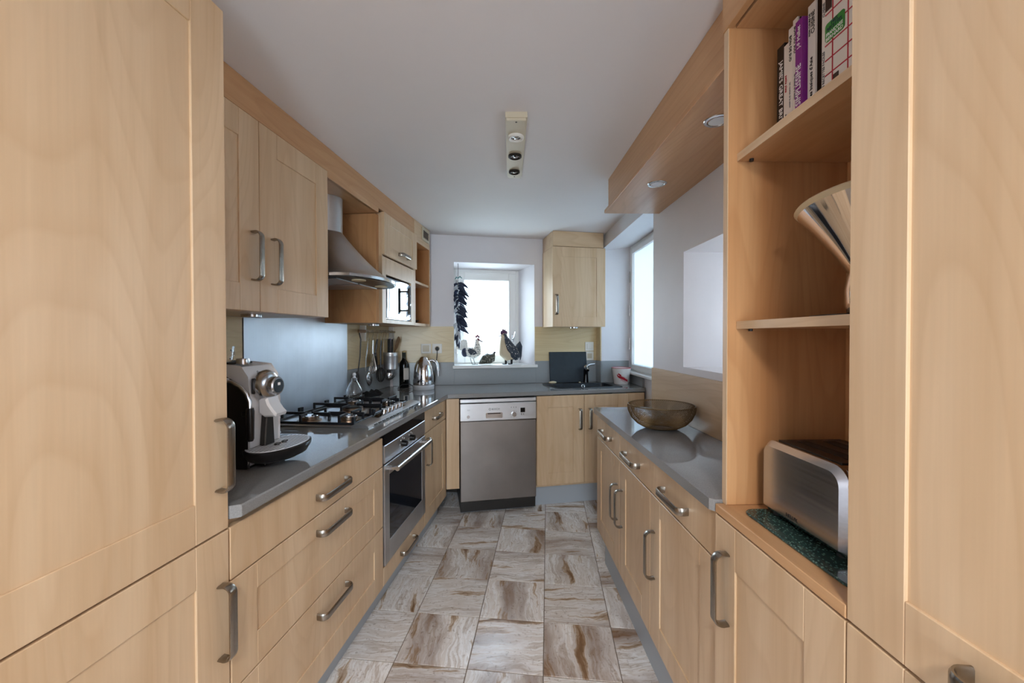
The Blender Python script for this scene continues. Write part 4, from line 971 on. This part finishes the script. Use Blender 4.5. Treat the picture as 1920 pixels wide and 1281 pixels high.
u.part('handle', MB().tube([(2.945, 1.330, 1.300), (2.94, 1.335, 1.25), (2.93, 1.338, 1.20)], [.005, .008, .007], 8), 'black_plastic')
u.part('blade', MB().prism([(2.895, 1.195), (2.955, 1.20), (2.972, 1.12), (2.955, 1.085), (2.912, 1.09), (2.892, 1.13)], 1.339, 1.345, 'y', .002), 'black_plastic')
u = T('utensil_holder', 'brushed steel cup of knives hanging from the rail', 'holder', LF, 3.07, 1.28, 1.063)
u.part('cup', MB().lathe([(0, .002), (.050, 0), (.053, .004), (.054, .10), (.056, .104), (.056, .112), (.054, .116), (.054, .131), (.0515, .131), (.051, .006), (0, .006)], 3.07, 1.279, 1.063, 32), 'steel')
u.part('hanger', MB().tube([(3.065, 1.331, 1.292), (3.065, 1.334, 1.25), (3.066, 1.3345, 1.18)], .002, 6), 'satin_chrome')
for k, (x, y, mname, lab, zt) in enumerate(((3.030, 1.272, 'black_plastic', 'black-handled knife in the steel cup, nearest the hob', 1.295), (3.055, 1.290, 'black_plastic', 'black-handled knife in the middle of the steel cup', 1.300), (3.082, 1.270, 'black_plastic', 'black-handled knife next to the blue one in the steel cup', 1.298), (3.100, 1.297, 'blue_plastic', 'blue-handled knife standing in the steel cup', 1.302))):
    q = T('knife', lab, 'knife', LF, x, y, 1.08)
    q.part('handle', MB().box(x - .009, x + .009, y - .006, y + .006, 1.185, zt, .004), mname)
    q.part('blade', MB().prism([(x - .008, 1.185), (x + .008, 1.185), (x + .006, 1.11), (x - .004, 1.08), (x - .008, 1.085)], y - .0008, y + .0008, 'y'), 'satin_chrome')
sp2 = MB(); i0 = 0
sp2.prism([(-.007, 0), (.007, 0), (.009, .13), (.026, .17), (.027, .235), (.018, .252), (-.018, .252), (-.027, .235), (-.026, .17), (-.009, .13)], -.004, .004, 'y', .002)
sp2.xf(Matrix.Translation((3.085, 1.268, 1.09)) @ Matrix.Rotation(radians(-12), 4, 'X') @ Matrix.Rotation(radians(50), 4, 'Y') if False else Matrix.Translation((3.045, 1.272, 1.10)) @ Matrix.Rotation(radians(5), 4, 'X') @ Matrix.Rotation(radians(33), 4, 'Y'))
solo('wooden_spatula', 'dark wooden spatula leaning out of the steel cup', 'spatula', LF, sp2, 'spoon_wood', (3.045, 1.272, 1.10))
u = hang('black_whisk', 'black looped whisk hanging below the steel cup', 'whisk', 3.01, .97)
wm = MB()
for k in range(5):
    a = pi * k / 5; wm.tube([(3.02 + .038 * sin(q * pi / 8) * cos(a) * (1 if q < 9 else 1), 1.338 + .030 * sin(q * pi / 8) * sin(a), 1.02 - .055 * cos(q * pi / 8 + pi) * -1 if False else 1.025 + .055 * cos(q * pi / 8)) for q in range(17)], .0022, 5)
u.part('loops', wm, 'black_plastic'); u.part('handle', MB().tube([(3.02, 1.331, 1.292), (3.02, 1.338, 1.20), (3.02, 1.338, 1.075)], [.005, .008, .006], 8), 'black_plastic')
u = hang('ladle', 'steel ladle with dark bowl hanging past the steel cup', 'ladle', 3.17, 1.0)
u.part('handle', MB().tube([(3.165, 1.329, 1.292), (3.172, 1.338, 1.2), (3.165, 1.342, 1.10), (3.155, 1.340, 1.03)], [.004, .009, .006, .005], 8, flat=.5), 'dark_metal')
u.part('bowl', MB().lathe([(0, -.034), (.02, -.030), (.036, -.012), (.042, .006), (.039, .006), (.03, -.012), (0, -.028)], 0, 0, 0, 24).xf(Matrix.Translation((3.13, 1.318, 1.005)) @ Matrix.Rotation(radians(35), 4, 'Y')), 'satin_chrome')
u = hang('slotted_turner', 'slotted steel turner hanging at the far end of the rail', 'utensil', 3.25, .98)
u.part('handle', MB().tube([(3.235, 1.329, 1.292), (3.238, 1.338, 1.2), (3.245, 1.342, 1.08)], [.004, .008, .005], 8, flat=.5), 'satin_chrome')
tm = MB(); ring(tm, 3.222, 3.282, .985, 1.075, .010, 1.340, 1.3425, .0005)
for k in range(3): tm.box(3.240 + k * .009, 3.244 + k * .009, 1.340, 1.3425, .993, 1.067)
u.part('blade', tm, 'satin_chrome')

# bottle and kettle
b = T('wine_bottle', 'dark wine bottle with pale label standing next to the kettle', 'bottle', LF, 3.262, 1.245, .9)
b.part('glass', MB().lathe([(0, .004), (.036, 0), (.038, .006), (.038, .185), (.034, .205), (.018, .228), (.0145, .24), (.014, .262), (0, .262)], 3.262, 1.245, .9003, 28), 'wine_glass')
b.part('capsule', MB().lathe([(.0148, .240), (.0150, .278), (.0155, .279), (.0155, .287)], 3.262, 1.245, .9003, 20), 'foil')
b.part('cap', MB().lathe([(.0156, .287), (.0156, .298), (0, .298)], 3.262, 1.245, .9003, 20), 'cork')
a0 = radians(-190)
lb = MB(); n_ = 14
lb.add([(3.262 + .0384 * cos(radians(-165 + 140 * k / n_)), 1.245 + .0384 * sin(radians(-165 + 140 * k / n_)), z) for z in (.965, 1.06) for k in range(n_ + 1)], [(k, k + 1, n_ + 2 + k, n_ + 1 + k) for k in range(n_)])
b.part('label', lb, 'book_white')
KX, KY = 3.160, 1.045
k_ = T('kettle', 'polished chrome electric kettle below the wall switch', 'kettle', LF, KX, KY, .9)
k_.part('base', MB().lathe([(0, 0), (.080, 0), (.083, .004), (.084, .030), (.080, .036), (0, .036)], KX, KY, .9003, 36), 'silver_plastic')
k_.part('body', MB().lathe([(.080, .036), (.082, .045), (.0805, .10), (.075, .150), (.066, .190), (.052, .222), (.036, .238), (.034, .240)], KX, KY, .9003, 40), 'chrome')
k_.part('lid', MB().lathe([(.0345, .2395), (.030, .250), (.018, .258), (0, .261)], KX, KY, .9003, 32), 'chrome')
hx = lambda d, z: (KX + .40 * d, KY - .92 * d, .9003 + z)
k_.part('handle', MB().tube([hx(.045, .225), hx(.070, .228), hx(.095, .215), hx(.108, .185), hx(.114, .14), hx(.116, .10)], [.010, .012, .013, .013, .0125, .011], 12), 'satin_chrome')
k_.part('window', MB().tube([hx(.081, .05), hx(.0812, .10), hx(.0772, .145)], .006, 8), 'black_gloss')
sx = lambda d, z: (KX + .92 * d, KY + .39 * d, .9003 + z)
k_.part('spout', MB().tube([sx(.050, .19), sx(.072, .215), sx(.085, .235)], [.022, .016, .012], 12), 'chrome')
px_, py_ = toL(BF, -.655, -.030)
k_.part('plug', MB().tube([toL(BF, -.655, -.0225) + (1.215,), toL(BF, -.655, -.045) + (1.213,), toL(BF, -.655, -.056) + (1.203,)], [.017, .016, .008], 14), 'cable')
k_.part('cord', MB().tube([toL(BF, -.655, -.056) + (1.203,), toL(BF, -.657, -.055) + (1.16,), toL(BF, -.664, -.045) + (1.10,), toL(BF, -.672, -.04) + (1.0,), toL(BF, -.68, -.04) + (.906,), toL(BF, -.74, -.05) + (.904,)], .0032, 6), 'cable')
k_.part('cord_loop', MB().tube([(KX + .02, KY + .083, .915), (KX + .03, KY + .13, .935), (KX + .02, KY + .19, .93), (KX - .02, KY + .205, .906), (KX - .05, KY + .15, .904), (KX - .02, KY + .09, .906)], .0032, 6), 'cable')

# ------------------------------------------------------------------ sill figures (x along the end wall, y into the window)
SZ = 1.0662
h = T('hen_figure', 'speckled white hen figure on thin wire legs on the window sill', 'figurine', BF, -.345, .09, SZ)
h.part('body', MB().tube([(-.415, .09, 1.20), (-.405, .09, 1.195), (-.375, .09, 1.180), (-.335, .09, 1.172), (-.305, .09, 1.185), (-.296, .09, 1.222), (-.300, .09, 1.262), (-.298, .09, 1.288), (-.292, .09, 1.300)], [.008, .026, .046, .054, .048, .034, .021, .017, .006], 20), 'hen_white', smooth=70)
tl = MB()
for k in range(6):
    a = radians(100 + 14 * k); tl.tube([(-.395, .084 + .003 * k, 1.205), (-.395 + .045 * cos(a), .084 + .003 * k, 1.205 + .045 * sin(a)), (-.395 + .082 * cos(a), .084 + .003 * k, 1.205 + .078 * sin(a)), (-.395 + .10 * cos(a + .2), .084 + .003 * k, 1.205 + .088 * sin(a + .2))], [.010, .018, .016, .003], 10, flat=.3)
h.part('tail', tl, 'clay_rough')
h.part('rump', MB().ball((-.410, .09, 1.175), (.030, .030, .040), 16, 10), 'navy')
h.part('wing', MB().tube([(-.385, .025, 1.205), (-.36, .018, 1.185), (-.33, .018, 1.175), (-.31, .024, 1.172)], [.012, .026, .02, .003], 12, flat=.35), 'hen_dots')
cb = MB()
for dx, dz in ((-.013, .024), (.0, .032), (.010, .022)): cb.ball((-.296 + dx, .09, 1.292 + dz), (.009, .005, .011), 10, 6)
h.part('comb', cb, 'hen_red'); h.part('face', MB().ball((-.291, .09, 1.288), (.015, .018, .016), 14, 8), 'hen_red')
h.part('beak', MB().tube([(-.278, .09, 1.283), (-.262, .09, 1.274), (-.246, .09, 1.268)], [.007, .006, .004], 8), 'beak')
for x in (-.362, -.335):
    lg = MB(); lg.tube([(x, .09, 1.125), (x + .008, .09, 1.095), (x + .018, .088, SZ + .003)], .0026, 6)
    for d in (-.018, 0, .018): lg.tube([(x + .018, .088, SZ + .0025), (x + .040, .088 + d, SZ + .0025)], .0022, 5)
    h.part('leg', lg, 'dark_metal')
g = T('guinea_fowl_figure', 'small speckled guinea fowl figure between the hen and the rooster', 'figurine', BF, -.212, .06, SZ)
g.part('body', MB().tube([(-.288, .06, SZ + .008), (-.27, .06, SZ + .020), (-.235, .06, SZ + .044), (-.20, .06, SZ + .056), (-.172, .06, SZ + .064), (-.158, .06, SZ + .088), (-.150, .06, SZ + .104)], [.003, .018, .042, .052, .042, .018, .009], 18), 'guinea', smooth=70)
g.part('head', MB().ball((-.148, .06, SZ + .108), (.011, .010, .010), 12, 8), 'slate_clay'); g.part('beak', MB().tube([(-.139, .06, SZ + .109), (-.127, .06, SZ + .106)], [.005, .001], 8), 'beak')
r = T('rooster_figure', 'cream and dark blue rooster figure with spotted wings on the window sill', 'figurine', BF, -.03, .06, SZ)
r.part('body', MB().tube([(.035, .06, 1.165), (.02, .06, 1.160), (-.02, .06, 1.158), (-.052, .06, 1.185), (-.066, .06, 1.235), (-.070, .06, 1.285), (-.068, .06, 1.325), (-.064, .06, 1.345)], [.012, .045, .066, .062, .044, .029, .021, .006], 22), 'cream_clay', smooth=70)
for y, s_ in ((.06 - .048, -1), (.06 + .048, 1)):
    r.part('wing', MB().tube([(-.055, y + s_ * -.014, 1.315), (-.040, y - s_ * .006, 1.27), (-.010, y + s_ * .006, 1.21), (.028, y + s_ * .006, 1.155), (.052, y - s_ * .004, 1.120), (.060, y - s_ * .012, 1.112)], [.010, .022, .036, .040, .026, .004], 14, flat=.45), 'hen_dots')
r.part('back', MB().tube([(-.062, .06, 1.34), (-.045, .06, 1.295), (-.015, .06, 1.235), (.03, .06, 1.180), (.055, .06, 1.140)], [.020, .026, .040, .046, .020], 16, flat=1.0), 'hen_dots', smooth=70)
tl = MB()
for k in range(7):
    y = .045 + .005 * k; tl.tube([(.040, y, 1.17), (.062, y, 1.235 - .006 * k), (.078 + .002 * k, y, 1.262 - .012 * k), (.094, y, 1.225 - .014 * k), (.092, y, 1.175 - .012 * k)], [.010, .016, .016, .011, .003], 10, flat=.45)
r.part('tail', tl, 'slate_clay')
cb = MB()
for dx, dz, s_ in ((-.022, .012, .022), (-.008, .022, .028), (.008, .018, .026), (.022, .014, .018)): cb.ball((-.062 + dx, .06, 1.338 + dz), (.011, .008, s_), 10, 6)
r.part('comb', cb, 'plum'); r.part('wattle', MB().ball((-.080, .06, 1.292), (.012, .010, .026), 12, 8), 'red')
r.part('beak', MB().tube([(-.083, .06, 1.327), (-.10, .06, 1.322), (-.118, .06, 1.318)], [.007, .005, .002], 8), 'beak')
for x in (-.044, .008):
    lg = MB(); lg.tube([(x, .06, 1.115), (x, .06, SZ + .002)], [.011, .009], 10)
    for d in (-.022, 0, .022): lg.tube([(x, .06, SZ + .004), (x - .030, .06 + d, SZ + .0035)], .0035, 5)
    r.part('leg', lg, 'black_plastic')
# hanging garland of pods
ga = T('garland', 'hanging garland of dark pointed pods with pale leaves at the window', 'garland', BF, -.475, .012, 1.25)
ga.part('cord', MB().tube([(-.474, .012, 1.951), (-.474, .012, 1.80), (-.476, .012, 1.55), (-.478, .012, 1.26)], .0022, 6), 'dark_metal')
ga.part('bow', MB().tube([(-.500, .012, 1.815), (-.486, .010, 1.832), (-.474, .009, 1.822), (-.458, .009, 1.838), (-.440, .009, 1.822)], [.003, .007, .005, .007, .003], 8), 'verdigris')
rg = random.Random(11)
for k in range(64):
    z = 1.785 - .0078 * k - rg.uniform(0, .008); right = k % 2 == 0
    L_ = rg.uniform(.085, .125) if right else rg.uniform(.045, .075); a = radians(rg.uniform(-48, -26)) if right else radians(rg.uniform(200, 290))
    y = .012 + rg.uniform(-.035, .028); p0 = (-.476, y, z); d = (cos(a), 0, sin(a)); 
    if k > 50: a = radians(rg.uniform(-110, -70)); d = (cos(a), 0, sin(a)); L_ = .085
    pts = [(max(-.506, p0[0] + d[0] * L_ * u), y, p0[2] + d[2] * L_ * u + .012 * sin(pi * u)) for u in (0, .25, .55, .8, 1)]
    ga.part('pod', MB().tube(pts, [.004, .013, .014, .009, .001], 8), ('navy', 'plum', 'navy', 'pale_leaf' if not right else 'navy')[k % 4] if right else ('pale_leaf' if rg.random() < .45 else 'navy'))

# ------------------------------------------------------------------ right side: bowl, toaster, mat, vessel, books
BX, BY, BZ = -1.83, .714, .9003
def wire_shell(prof, seg, rows):
    L_ = [0]
    for a, b_ in zip(prof, prof[1:]): L_.append(L_[-1] + sqrt((a[0] - b_[0]) ** 2 + (a[1] - b_[1]) ** 2))
    def at(u):
        u *= L_[-1]
        for i in range(len(prof) - 1):
            if u <= L_[i + 1] + 1e-9:
                f = (u - L_[i]) / (L_[i + 1] - L_[i]); return (prof[i][0] + (prof[i + 1][0] - prof[i][0]) * f, prof[i][1] + (prof[i + 1][1] - prof[i][1]) * f)
    m = MB(); vs = []
    for j in range(rows + 1):
        r_, z_ = at(j / rows)
        for i in range(seg): a = 2 * pi * (i + .5 * (j % 2)) / seg; vs.append((BX + r_ * cos(a), BY + r_ * sin(a), BZ + z_))
    fs = []
    for j in range(rows - 1):
        for i in range(seg):
            o_ = j % 2; b0 = j * seg + i; r1 = (j + 1) * seg + (i + o_) % seg; l1 = (j + 1) * seg + (i - 1 + o_) % seg; t2 = (j + 2) * seg + i
            fs.append((b0, r1, t2, l1))
    return m.add(vs, fs)
bw = T('wire_bowl', 'double-walled brass wire mesh bowl on the shallow worktop', 'bowl', RF, BX, BY, .9)
outp = [(.048, .004), (.080, .010), (.108, .026), (.130, .050), (.143, .078), (.147, .100), (.143, .108)]
inp = [(.143, .108), (.134, .104), (.129, .086), (.118, .060), (.098, .040), (.066, .027), (.030, .022)]
for nm, pf in (('outer_mesh', outp), ('inner_mesh', inp)):
    o = bw.part(nm, wire_shell(pf, 96, 40), 'brass_wire', smooth=0)
    w_ = o.modifiers.new('wire', 'WIREFRAME'); w_.thickness = .00145; w_.use_replace = True; w_.use_even_offset = False
bw.part('base_ring', MB().tube([(BX + .050 * cos(2 * pi * k / 36), BY + .050 * sin(2 * pi * k / 36), BZ + .003) for k in range(36)], .003, 8, closed=True), 'dark_metal')
bw.part('rim', MB().tube([(BX + .1435 * cos(2 * pi * k / 48), BY + .1435 * sin(2 * pi * k / 48), BZ + .1085) for k in range(48)], .0018, 6, closed=True), 'brass_wire')

solo('counter_mat', 'green marbled glass mat under the toaster', 'mat', RF, MB().prism(rrect(-.975, -.655, .578, .82, .025), .8925, .8985, 'z', .0015), 'marble_green', (-.82, .7, .8925))
to = T('toaster', 'long brushed steel toaster with rounded ends on the green mat', 'toaster', RF, -.845, .7, .899)
TX0, TX1, TZ0, TZ1 = -.972, -.718, .905, 1.072
to.part('body', MB().prism(rrect(TX0, TX1 - .012, TZ0, TZ1, (.012, .012, .038, .030), 7), .622, .815, 'y', .012), 'toaster_steel')
to.part('end_band', MB().prism(rrect(TX1 - .10, TX1, TZ0 + .001, TZ1 - .003, (.008, .010, .044, .004), 8), .632, .805, 'y', .010), 'nickel')
tp_ = MB().box(TX0 + .03, TX1 - .045, .645, .792, TZ1 - .001, TZ1 + .0025, .001); tpp = to.part('top_plate', tp_, 'dark_metal')
for y in (.675, .735): to.part('slot', MB().box(TX0 + .05, TX1 - .06, y, y + .028, TZ1 + .0015, TZ1 + .0032), 'gap', tpp)
for x in (TX0 + .03, TX1 - .04):
    for y in (.645, .79): to.part('foot', MB().cyl((x, y, .8988), (x, y, .907), .010, 10), 'rubber')
to.text('HELUX', .011, -.865, .6216, .925, 'black_ink')

vx, vy, vz = -.785, .733, 1.3545
v = T('conical_vessel', 'polished chrome conical vessel on a disc base on the middle shelf', 'vessel', RF, vx, vy, vz)
v.part('base_disc', MB().lathe([(0, 0), (.108, 0), (.110, .002), (.108, .0045), (0, .006)], vx, vy, vz, 40), 'dark_metal')
v.part('stem', MB().lathe([(.046, .006), (.052, .02), (.053, .055), (.048, .085), (.046, .093)], vx, vy, vz, 32), 'chrome')
tilt = Matrix.Translation((vx, vy, vz + .093)) @ Matrix.Rotation(radians(-7), 4, 'Y')
v.part('cone', MB().lathe([(.046, 0), (.066, .04), (.094, .088), (.121, .132)], 0, 0, 0, 48).xf(tilt), 'chrome')
v.part('lip', MB().lathe([(.121, .132), (.127, .140), (.124, .144), (.116, .141)], 0, 0, 0, 48).xf(tilt), 'lip')
v.part('lid', MB().lathe([(.112, .141), (.09, .152), (.05, .158), (0, .16)], 0, 0, 0, 40).xf(tilt), 'brown_dome')  # shallow dark brown dome within the lip

bz = 1.7703
def book(lab, x0, x1, y0, dep, hgt, cover, page='paper', lean=0):
    t_ = T('book', lab, 'book', RF, (x0 + x1) / 2, y0 + dep / 2, bz, group='cookbooks on the top shelf')
    c_ = MB(); w_ = x1 - x0; k = min(.003, w_ * .2)
    c_.box(x0, x1, y0, y0 + k, bz, bz + hgt, .0006); c_.box(x0, x0 + k, y0 + k, y0 + dep, bz, bz + hgt, .0006); c_.box(x1 - k, x1, y0 + k, y0 + dep, bz, bz + hgt, .0006)
    t_.part('cover', c_, cover)
    t_.part('pages', MB().box(x0 + k, x1 - k, y0 + k, y0 + dep - .004, bz + .003, bz + hgt - .003), page)
    return t_
DN = (pi / 2, pi / 2, 0); UP = (pi / 2, -pi / 2, 0)
ys = .660
q = book('black cookbook with white spine lettering at the inner end of the row', -.983, -.957, ys + .004, .185, .238, 'book_black'); q.text("JAMIE'S GREAT BRITAIN", .0165, -.9685, ys + .0035, 1.885, 'white_ink', rot=DN)
q = book('slim white cookbook with a small red line on its spine', -.956, -.939, ys + .002, .18, .226, 'book_white'); q.text('petits plats', .009, -.9475, ys + .0015, 1.905, 'red', rot=DN)
q.text('du marché', .007, -.9475, ys + .0015, 1.82, 'grey_ink', rot=DN)
q = book('thin white cookbook, the first of two with black capitals', -.938, -.925, ys, .185, .252, 'book_white'); q.text('BON DE SUD', .010, -.9315, ys - .0005, 1.975, 'black_ink', rot=DN); q.text('les recettes de la saison', .006, -.9315, ys - .0005, 1.87, 'grey_ink', rot=DN)
q = book('thin white cookbook, the second of two, with dark front cover', -.924, -.909, ys, .185, .262, 'book_white'); q.text('BON DU SUD', .010, -.9165, ys - .0005, 1.985, 'black_ink', rot=DN); q.text('les recettes de la saison', .006, -.9165, ys - .0005, 1.88, 'grey_ink', rot=DN)
q.part('front_cover', MB().box(-.9089, -.9083, ys + .004, ys + .182, bz + .002, bz + .26), 'book_grey'); q.part('cover_band', MB().box(-.9083, -.9079, ys + .004, ys + .182, bz + .205, bz + .26), 'book_black')
q = book('purple cookbook with tall white spine lettering', -.902, -.880, ys - .010, .17, .240, 'purple'); q.text('SIMPLISSIME', .021, -.891, ys - .0105, 1.868, 'white_ink', rot=UP, sx=.82); q.text('J-F Mallet', .013, -.891, ys - .0105, 1.972, 'white_ink', rot=UP)
q = book('thick white cookbook with brown cover beside the chequered one', -.878, -.856, ys, .185, .256, 'book_white'); q.text("Les basiques d'Asie", .0115, -.867, ys - .0005, 1.868, 'black_ink', rot=UP); q.text('CUISINE', .013, -.8625, ys - .0005, 1.984, 'black_ink', rot=UP); q.text('MON COURS DE', .0065, -.872, ys - .0005, 1.984, 'black_ink', rot=UP)
q.part('front_cover', MB().box(-.8559, -.8552, ys + .004, ys + .182, bz + .002, bz + .254), 'book_brown')
q = book('slim white cookbook with grey lettering beside the chequered one', -.839, -.827, ys, .19, .262, 'book_white'); q.text('LES RECETTES FACILES', .008, -.833, ys - .0005, 1.86, 'grey_ink', rot=UP); q.text('CUISINE', .008, -.833, ys - .0005, 1.985, 'grey_ink', rot=UP)
q = T('book', 'white cookbook with red chequered cover and green badge, facing outwards', 'book', RF, -.75, ys + .01, bz, group='cookbooks on the top shelf')
FX0, FX1, FY = -.825, -.665, ys - .004
cvm = MB(); cvm.box(FX0, FX1, FY, FY + .003, bz, bz + .26, .0006); cvm.box(FX0, FX0 + .003, FY + .003, FY + .022, bz, bz + .26, .0006); cvm.box(FX0, FX1, FY + .022, FY + .025, bz, bz + .26, .0006)
cvo = q.part('cover', cvm, 'book_white'); q.part('pages', MB().box(FX0 + .003, FX1 - .004, FY + .003, FY + .022, bz + .003, bz + .257), 'paper')
cv = MB()
for z in (1.784, 1.814, 1.844, 1.874, 1.904, 1.935, 1.966, 1.997): cv.box(FX0 + .0005, FX1 - .0005, FY - .0006, FY, z - .0013, z + .0013)
for x in (-.8056, -.769, -.733, -.697): cv.box(x - .0013, x + .0013, FY - .0006, FY, bz + .001, bz + .259)
q.part('red_lines', cv, 'red', cvo)
bd = q.part('badge', MB().prism(rrect(-.8235, -.776, 1.909, 1.946, .006), FY - .0012, FY - .0004, 'y'), 'book_green')
q.text('MES', .0095, -.800, FY - .0016, 1.9405, 'navy', bd); q.text('RECETTES', .0095, -.800, FY - .0016, 1.932, 'navy', bd, sx=.85)
q.text('FRANÇOISE', .0095, -.800, FY - .0016, 1.9225, 'white_ink', bd, sx=.82); q.text('BERNARD', .0095, -.800, FY - .0016, 1.9135, 'white_ink', bd)
q.part('cover_photo', MB().box(-.8235, -.808, FY - .0012, FY - .0004, 1.972, 2.026), 'book_brown', cvo); q.part('cover_photo', MB().box(-.803, -.790, FY - .0012, FY - .0004, 1.80, 1.835), 'book_brown', cvo)

# ------------------------------------------------------------------ outdoors, seen through the small window
solo('ground', None, None, WF, MB().box(-160, 160, 8, 300, -7.2, -7.0), 'ground', (0, 100, -7), kind='structure')
hl = MB(); n_ = 40
for k in range(n_ + 1):
    x = -120 + 240 * k / n_; z = 1.4 + 1.6 * sin(k * .55) * sin(k * .21) + .9 * sin(k * .9)
    hl.v += [(x, 210, -7.0), (x, 230, z), (x, 260, -7.0)]
hl.f = [(k * 3 + a, k * 3 + 3 + a, k * 3 + 4 + a, k * 3 + 1 + a) for k in range(n_) for a in (0, 1)]; hl.fm = [0] * len(hl.f)
solo('hill', None, None, WF, hl, 'hill', (0, 230, -7), kind='structure', smooth=60)
def house(lab, x, y, w_, d_, ridge, rot):
    f_ = Frame(rot, (x, y)); t_ = T('house', lab, 'house', f_, 0, 0, -7.0, group=None)
    e_ = ridge - 1.3
    t_.part('walls', MB().prism([(-w_ / 2, -7.0), (w_ / 2, -7.0), (w_ / 2, e_), (0, ridge - .12), (-w_ / 2, e_)], -d_ / 2, d_ / 2, 'y'), 'render_wall')
    rf_ = MB()
    for s_ in (-1, 1):
        rf_.prism([(0, ridge), (s_ * (w_ / 2 + .4), e_ - .1), (s_ * (w_ / 2 + .4), e_ - .22), (0, ridge - .12)], -d_ / 2 - .3, d_ / 2 + .3, 'y')
    t_.part('roof', rf_, 'roof_tile')
    for k in (-1, 1):
        t_.part('window', MB().box(k * w_ * .2 - .4, k * w_ * .2 + .4, -d_ / 2 - .04, -d_ / 2 + .02, e_ - 2.2, e_ - .9), 'oven_glass')
    t_.part('chimney', MB().box(w_ * .15, w_ * .15 + .5, d_ * .2, d_ * .2 + .5, ridge - .8, ridge + .5), 'render_wall')
house('tiled house roof seen low in the window behind the guinea fowl', -1.9, 26, 6, 6, -.15, .5)
house('distant tiled house peeking out between the hen and the rooster', -3.6, 56, 8, 9, .35, -.35)
house('far tiled house at the hinge side of the small window', -10.5, 40, 7, 8, .1, 1.1)
house('pale distant house behind the rooster figure', 3.5, 40, 7, 7, .5, .9)
tr_ = T('tree', 'pale green tree outside the window beside the frame', 'tree', WF, -.35, 21, -7.0)
tr_.part('trunk', MB().tube([(-.35, 21, -7.0), (-.3, 21, -3), (-.38, 21, .5), (-.32, 21, 1.6)], [.22, .17, .09, .03], 8), 'bark')
fo = MB(); rg = random.Random(4)
for k in range(70):
    a = rg.uniform(0, 2 * pi); u = rg.uniform(0, 1); fo.ball((-.30 + .16 * cos(a) * u, 21 + .4 * sin(a) * u, 1.15 + rg.uniform(-1.2, .9)), (rg.uniform(.06, .14),) * 3, 7, 4)
tr_.part('foliage', fo, 'tree_green')
